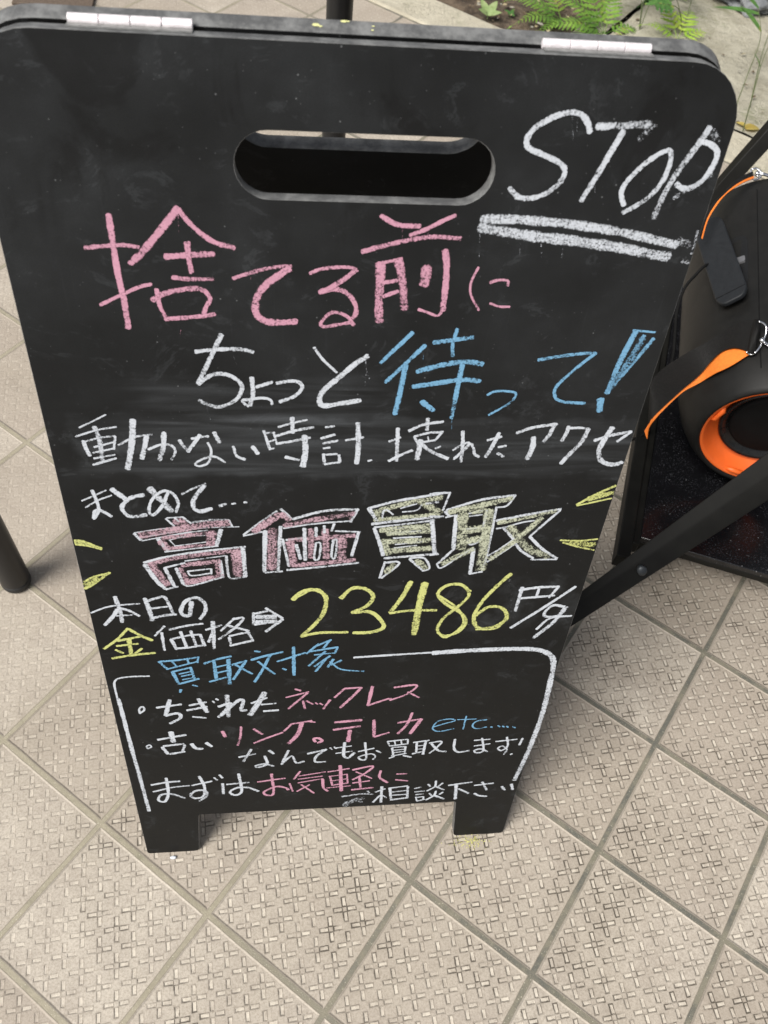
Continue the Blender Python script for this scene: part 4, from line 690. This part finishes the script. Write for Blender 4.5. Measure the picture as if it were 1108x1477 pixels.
weed((1.06, 2.36, .006), [([(0, 0, 0), (-.01, .05, .08), (-.06, .12, .13)], compound(0, (-.5, .86), 6, .045, .013)), ([(0, 0, 0), (.03, .04, .09), (.10, .06, .13)], compound(0, (.9, .4), 6, .045, .013)), ([(0, 0, 0), (.01, .09, .10), (.03, .2, .16)], compound(0, (.2, .98), 6, .05, .014))], weed_m, 'dark green weed with toothed paired leaves growing by the concrete joint')
weed((1.20, 2.36, .006), [([(0, 0, 0), (-.03, .05, .07), (-.09, .09, .11)], compound(0, (-.86, .5), 5, .04, .012)), ([(0, 0, 0), (-.04, .0, .07), (-.12, -.02, .09)], compound(0, (-.98, -.1), 5, .04, .012)), ([(0, 0, 0), (.02, .07, .09), (.01, .14, .15)], compound(0, (-.1, .98), 5, .04, .012))], weed_m, 'dark green weed with small toothed leaves beside the lime green shoots')
weed((1.228, 1.832, .006), [([(0, 0, 0), (-.004, .03, .10), (.0, .06, .16), (.02, .10, .20)], [(.6, -.03, .0, .04, .005, 0)]),
     ([(-.02, .05, .0), (.01, .12, .09), (.04, .19, .16), (.03, .25, .21)], [(.75, -.06, .05, .05, .010, 0), (.95, -.12, .03, .01, .011, 0), (1, -.05, .07, .03, .009, 0)]),
     ([(.06, .12, 0), (.07, .20, .12), (.10, .26, .2), (.15, .30, .22)], [(.65, -.03, .07, .06, .010, 0), (.75, -.09, .07, .05, .013, 3), (.9, -.05, .03, .07, .012, 0), (1, .05, .05, .01, .010, 0)]),
     ([(.12, .10, 0), (.13, .14, .08), (.12, .2, .12)], [(.9, .03, .06, .02, .010, 0), (1, .05, .02, .02, .009, 0), (.6, .05, .04, .02, .008, 0)])],
     weed_m, 'thin wiry weed with narrow leaves rising from the kerb edge right of the chalkboard')
weed((.585, 2.40, -.005), [([(0, 0, 0), (0, 0, .012)], [(1, .03, .035, .03, .017, 0), (1, -.02, .045, .03, .016, 0), (1, .04, -.005, .015, .014, 0), (1, -.03, .0, .018, .014, 0)])], pale_m, 'pale green broad-leaved seedling on the soil by the kerb', pale_m, 'seedling', 'seedling')
weed((.545, 2.66, -.005), [([(0, 0, 0), (0, 0, .012)], [(1, .03, .03, .03, .015, 0), (1, -.03, .035, .02, .015, 0), (1, .01, -.03, .01, .013, 0)])], pale_m, 'pale seedling farther back on the soil at the top of the frame', pale_m, 'seedling', 'seedling')
weed((.66, 2.42, -.008), [([(0, 0, 0), (0, 0, .01)], [(1, .015, .018, .012, .008, 0), (1, -.018, .012, .01, .008, 0), (1, .01, -.016, .006, .007, 0)])], weed_m, 'tiny green sprout on bare soil between the pale seedling and the ferns', None, 'seedling', 'seedling')
# fallen leaf, rock
bm = bmesh.new(); leaf(bm, (0, 0, .004), (.05, .01, .012), Vector((0, 0, 1)), .020, 0, 0, .3, .3); leaf(bm, (.005, .01, .004), (-.02, .03, .01), Vector((0, 0, 1)), .012, 0, 0, .3, .2)
o = link('fallen_leaf', bm, leaf_material('yellowed_leaf', (.42, .30, .06), (.55, .46, .14), .3)); o.location = (1.236, 1.838, .006); tag(o, 'curled yellow fallen leaf by the kerb at the foot of the wiry weed', 'leaf')
bm = bmesh.new(); bmesh.ops.create_icosphere(bm, subdivisions=5, radius=1)
for v in bm.verts:
    h = mnoise.fractal(v.co * 1.6 + Vector((4, 1, 2)), 1.0, 2.0, 6); v.co *= 1 + .38 * h; v.co = Vector((v.co.x * .15, v.co.y * .12, v.co.z * .06))
o = link('grey_rock', bm, concrete_material('grey_rock_stone', (.20, .21, .22), (.36, .37, .38), (.5, .5, .5)), smooth=True); o.location = (1.53, 2.60, .03); tag(o, 'rough grey rock lying on the concrete in the far right corner', 'rock')

# thin dark brown sheet laid on the tiles at the far left
bm = bmesh.new(); box(bm, (0, 0, .001), (.22, .5, .010)); sheet_o = link('brown_sheet', bm, plain('plain_brown', (.13, .095, .07), .9, 0, .3, 200, .002), bevel=.002)
sheet_o.location = (-.80, 2.31, 0); tag(sheet_o, 'dark brown flat sheet on the tiles behind the chalkboard top left corner', 'mat')

# chalk crumbs fallen under the sign
bm = bmesh.new(); bmesh.ops.create_icosphere(bm, subdivisions=2, radius=.003)
for v in bm.verts: v.co = Vector((v.co.x * 1.5, v.co.y * .8, v.co.z * .7)) * (1 + .4 * mnoise.noise(v.co * 700))
o = link('chalk_crumb', bm, plain('white_chalk_crumb', (.62, .66, .72), .95), smooth=True); o.location = (-.2190, -.0075, .0022); tag(o, 'small white chalk crumb on the tile by the left foot of the chalkboard', 'chalk')
bm = bmesh.new()
for i in range(150):
    x, y = random.gauss(0, .014), random.gauss(0, .005); r = random.uniform(.0003, .0009)
    bm.faces.new([bm.verts.new((x + r * math.cos(a), y + r * math.sin(a), random.uniform(.0, .0002))) for a in (0, 1.3, 2.5, 3.9, 5.1)])
o = link('chalk_dust', bm, plain('yellow_chalk_dust', (.6, .58, .2), .95)); o.location = (.204, -.0095, .0012); tag(o, 'dusting of yellow chalk on the tile in front of the right foot', 'chalk dust', None, 'stuff')

# litter on the soil and concrete: bits of dry leaf, twig and grit
bm = bmesh.new()
for i in range(520):
    s = random.uniform(-1.9, -.3) if i % 5 else random.uniform(-.3, .6); n = KB + abs(random.gauss(.03, .22)) + .004; x, y = kp(s, n); z = .010 + random.random() * .006; r = random.uniform(.002, .008) if i % 6 else random.uniform(.008, .016); a0 = random.uniform(0, 6.3); el = random.uniform(.25, .9)
    v = []
    for k in range(6):
        a = k * 1.047; px_, py_ = r * math.cos(a), r * el * math.sin(a) * random.uniform(.7, 1.2)
        v.append(bm.verts.new((x + px_ * math.cos(a0) - py_ * math.sin(a0), y + px_ * math.sin(a0) + py_ * math.cos(a0), z + random.uniform(-.002, .003))))
    f = bm.faces.new(v); f.material_index = random.choice((0, 0, 1, 2))
o = link('leaf_litter', bm, [plain('dry_brown_litter', (.10, .07, .04), .9), plain('pale_straw_litter', (.36, .30, .18), .9), plain('grey_grit', (.30, .28, .23), .9)])
tag(o, 'scattered dry leaf bits, grit and straw over the planting bed', 'litter', None, 'stuff')
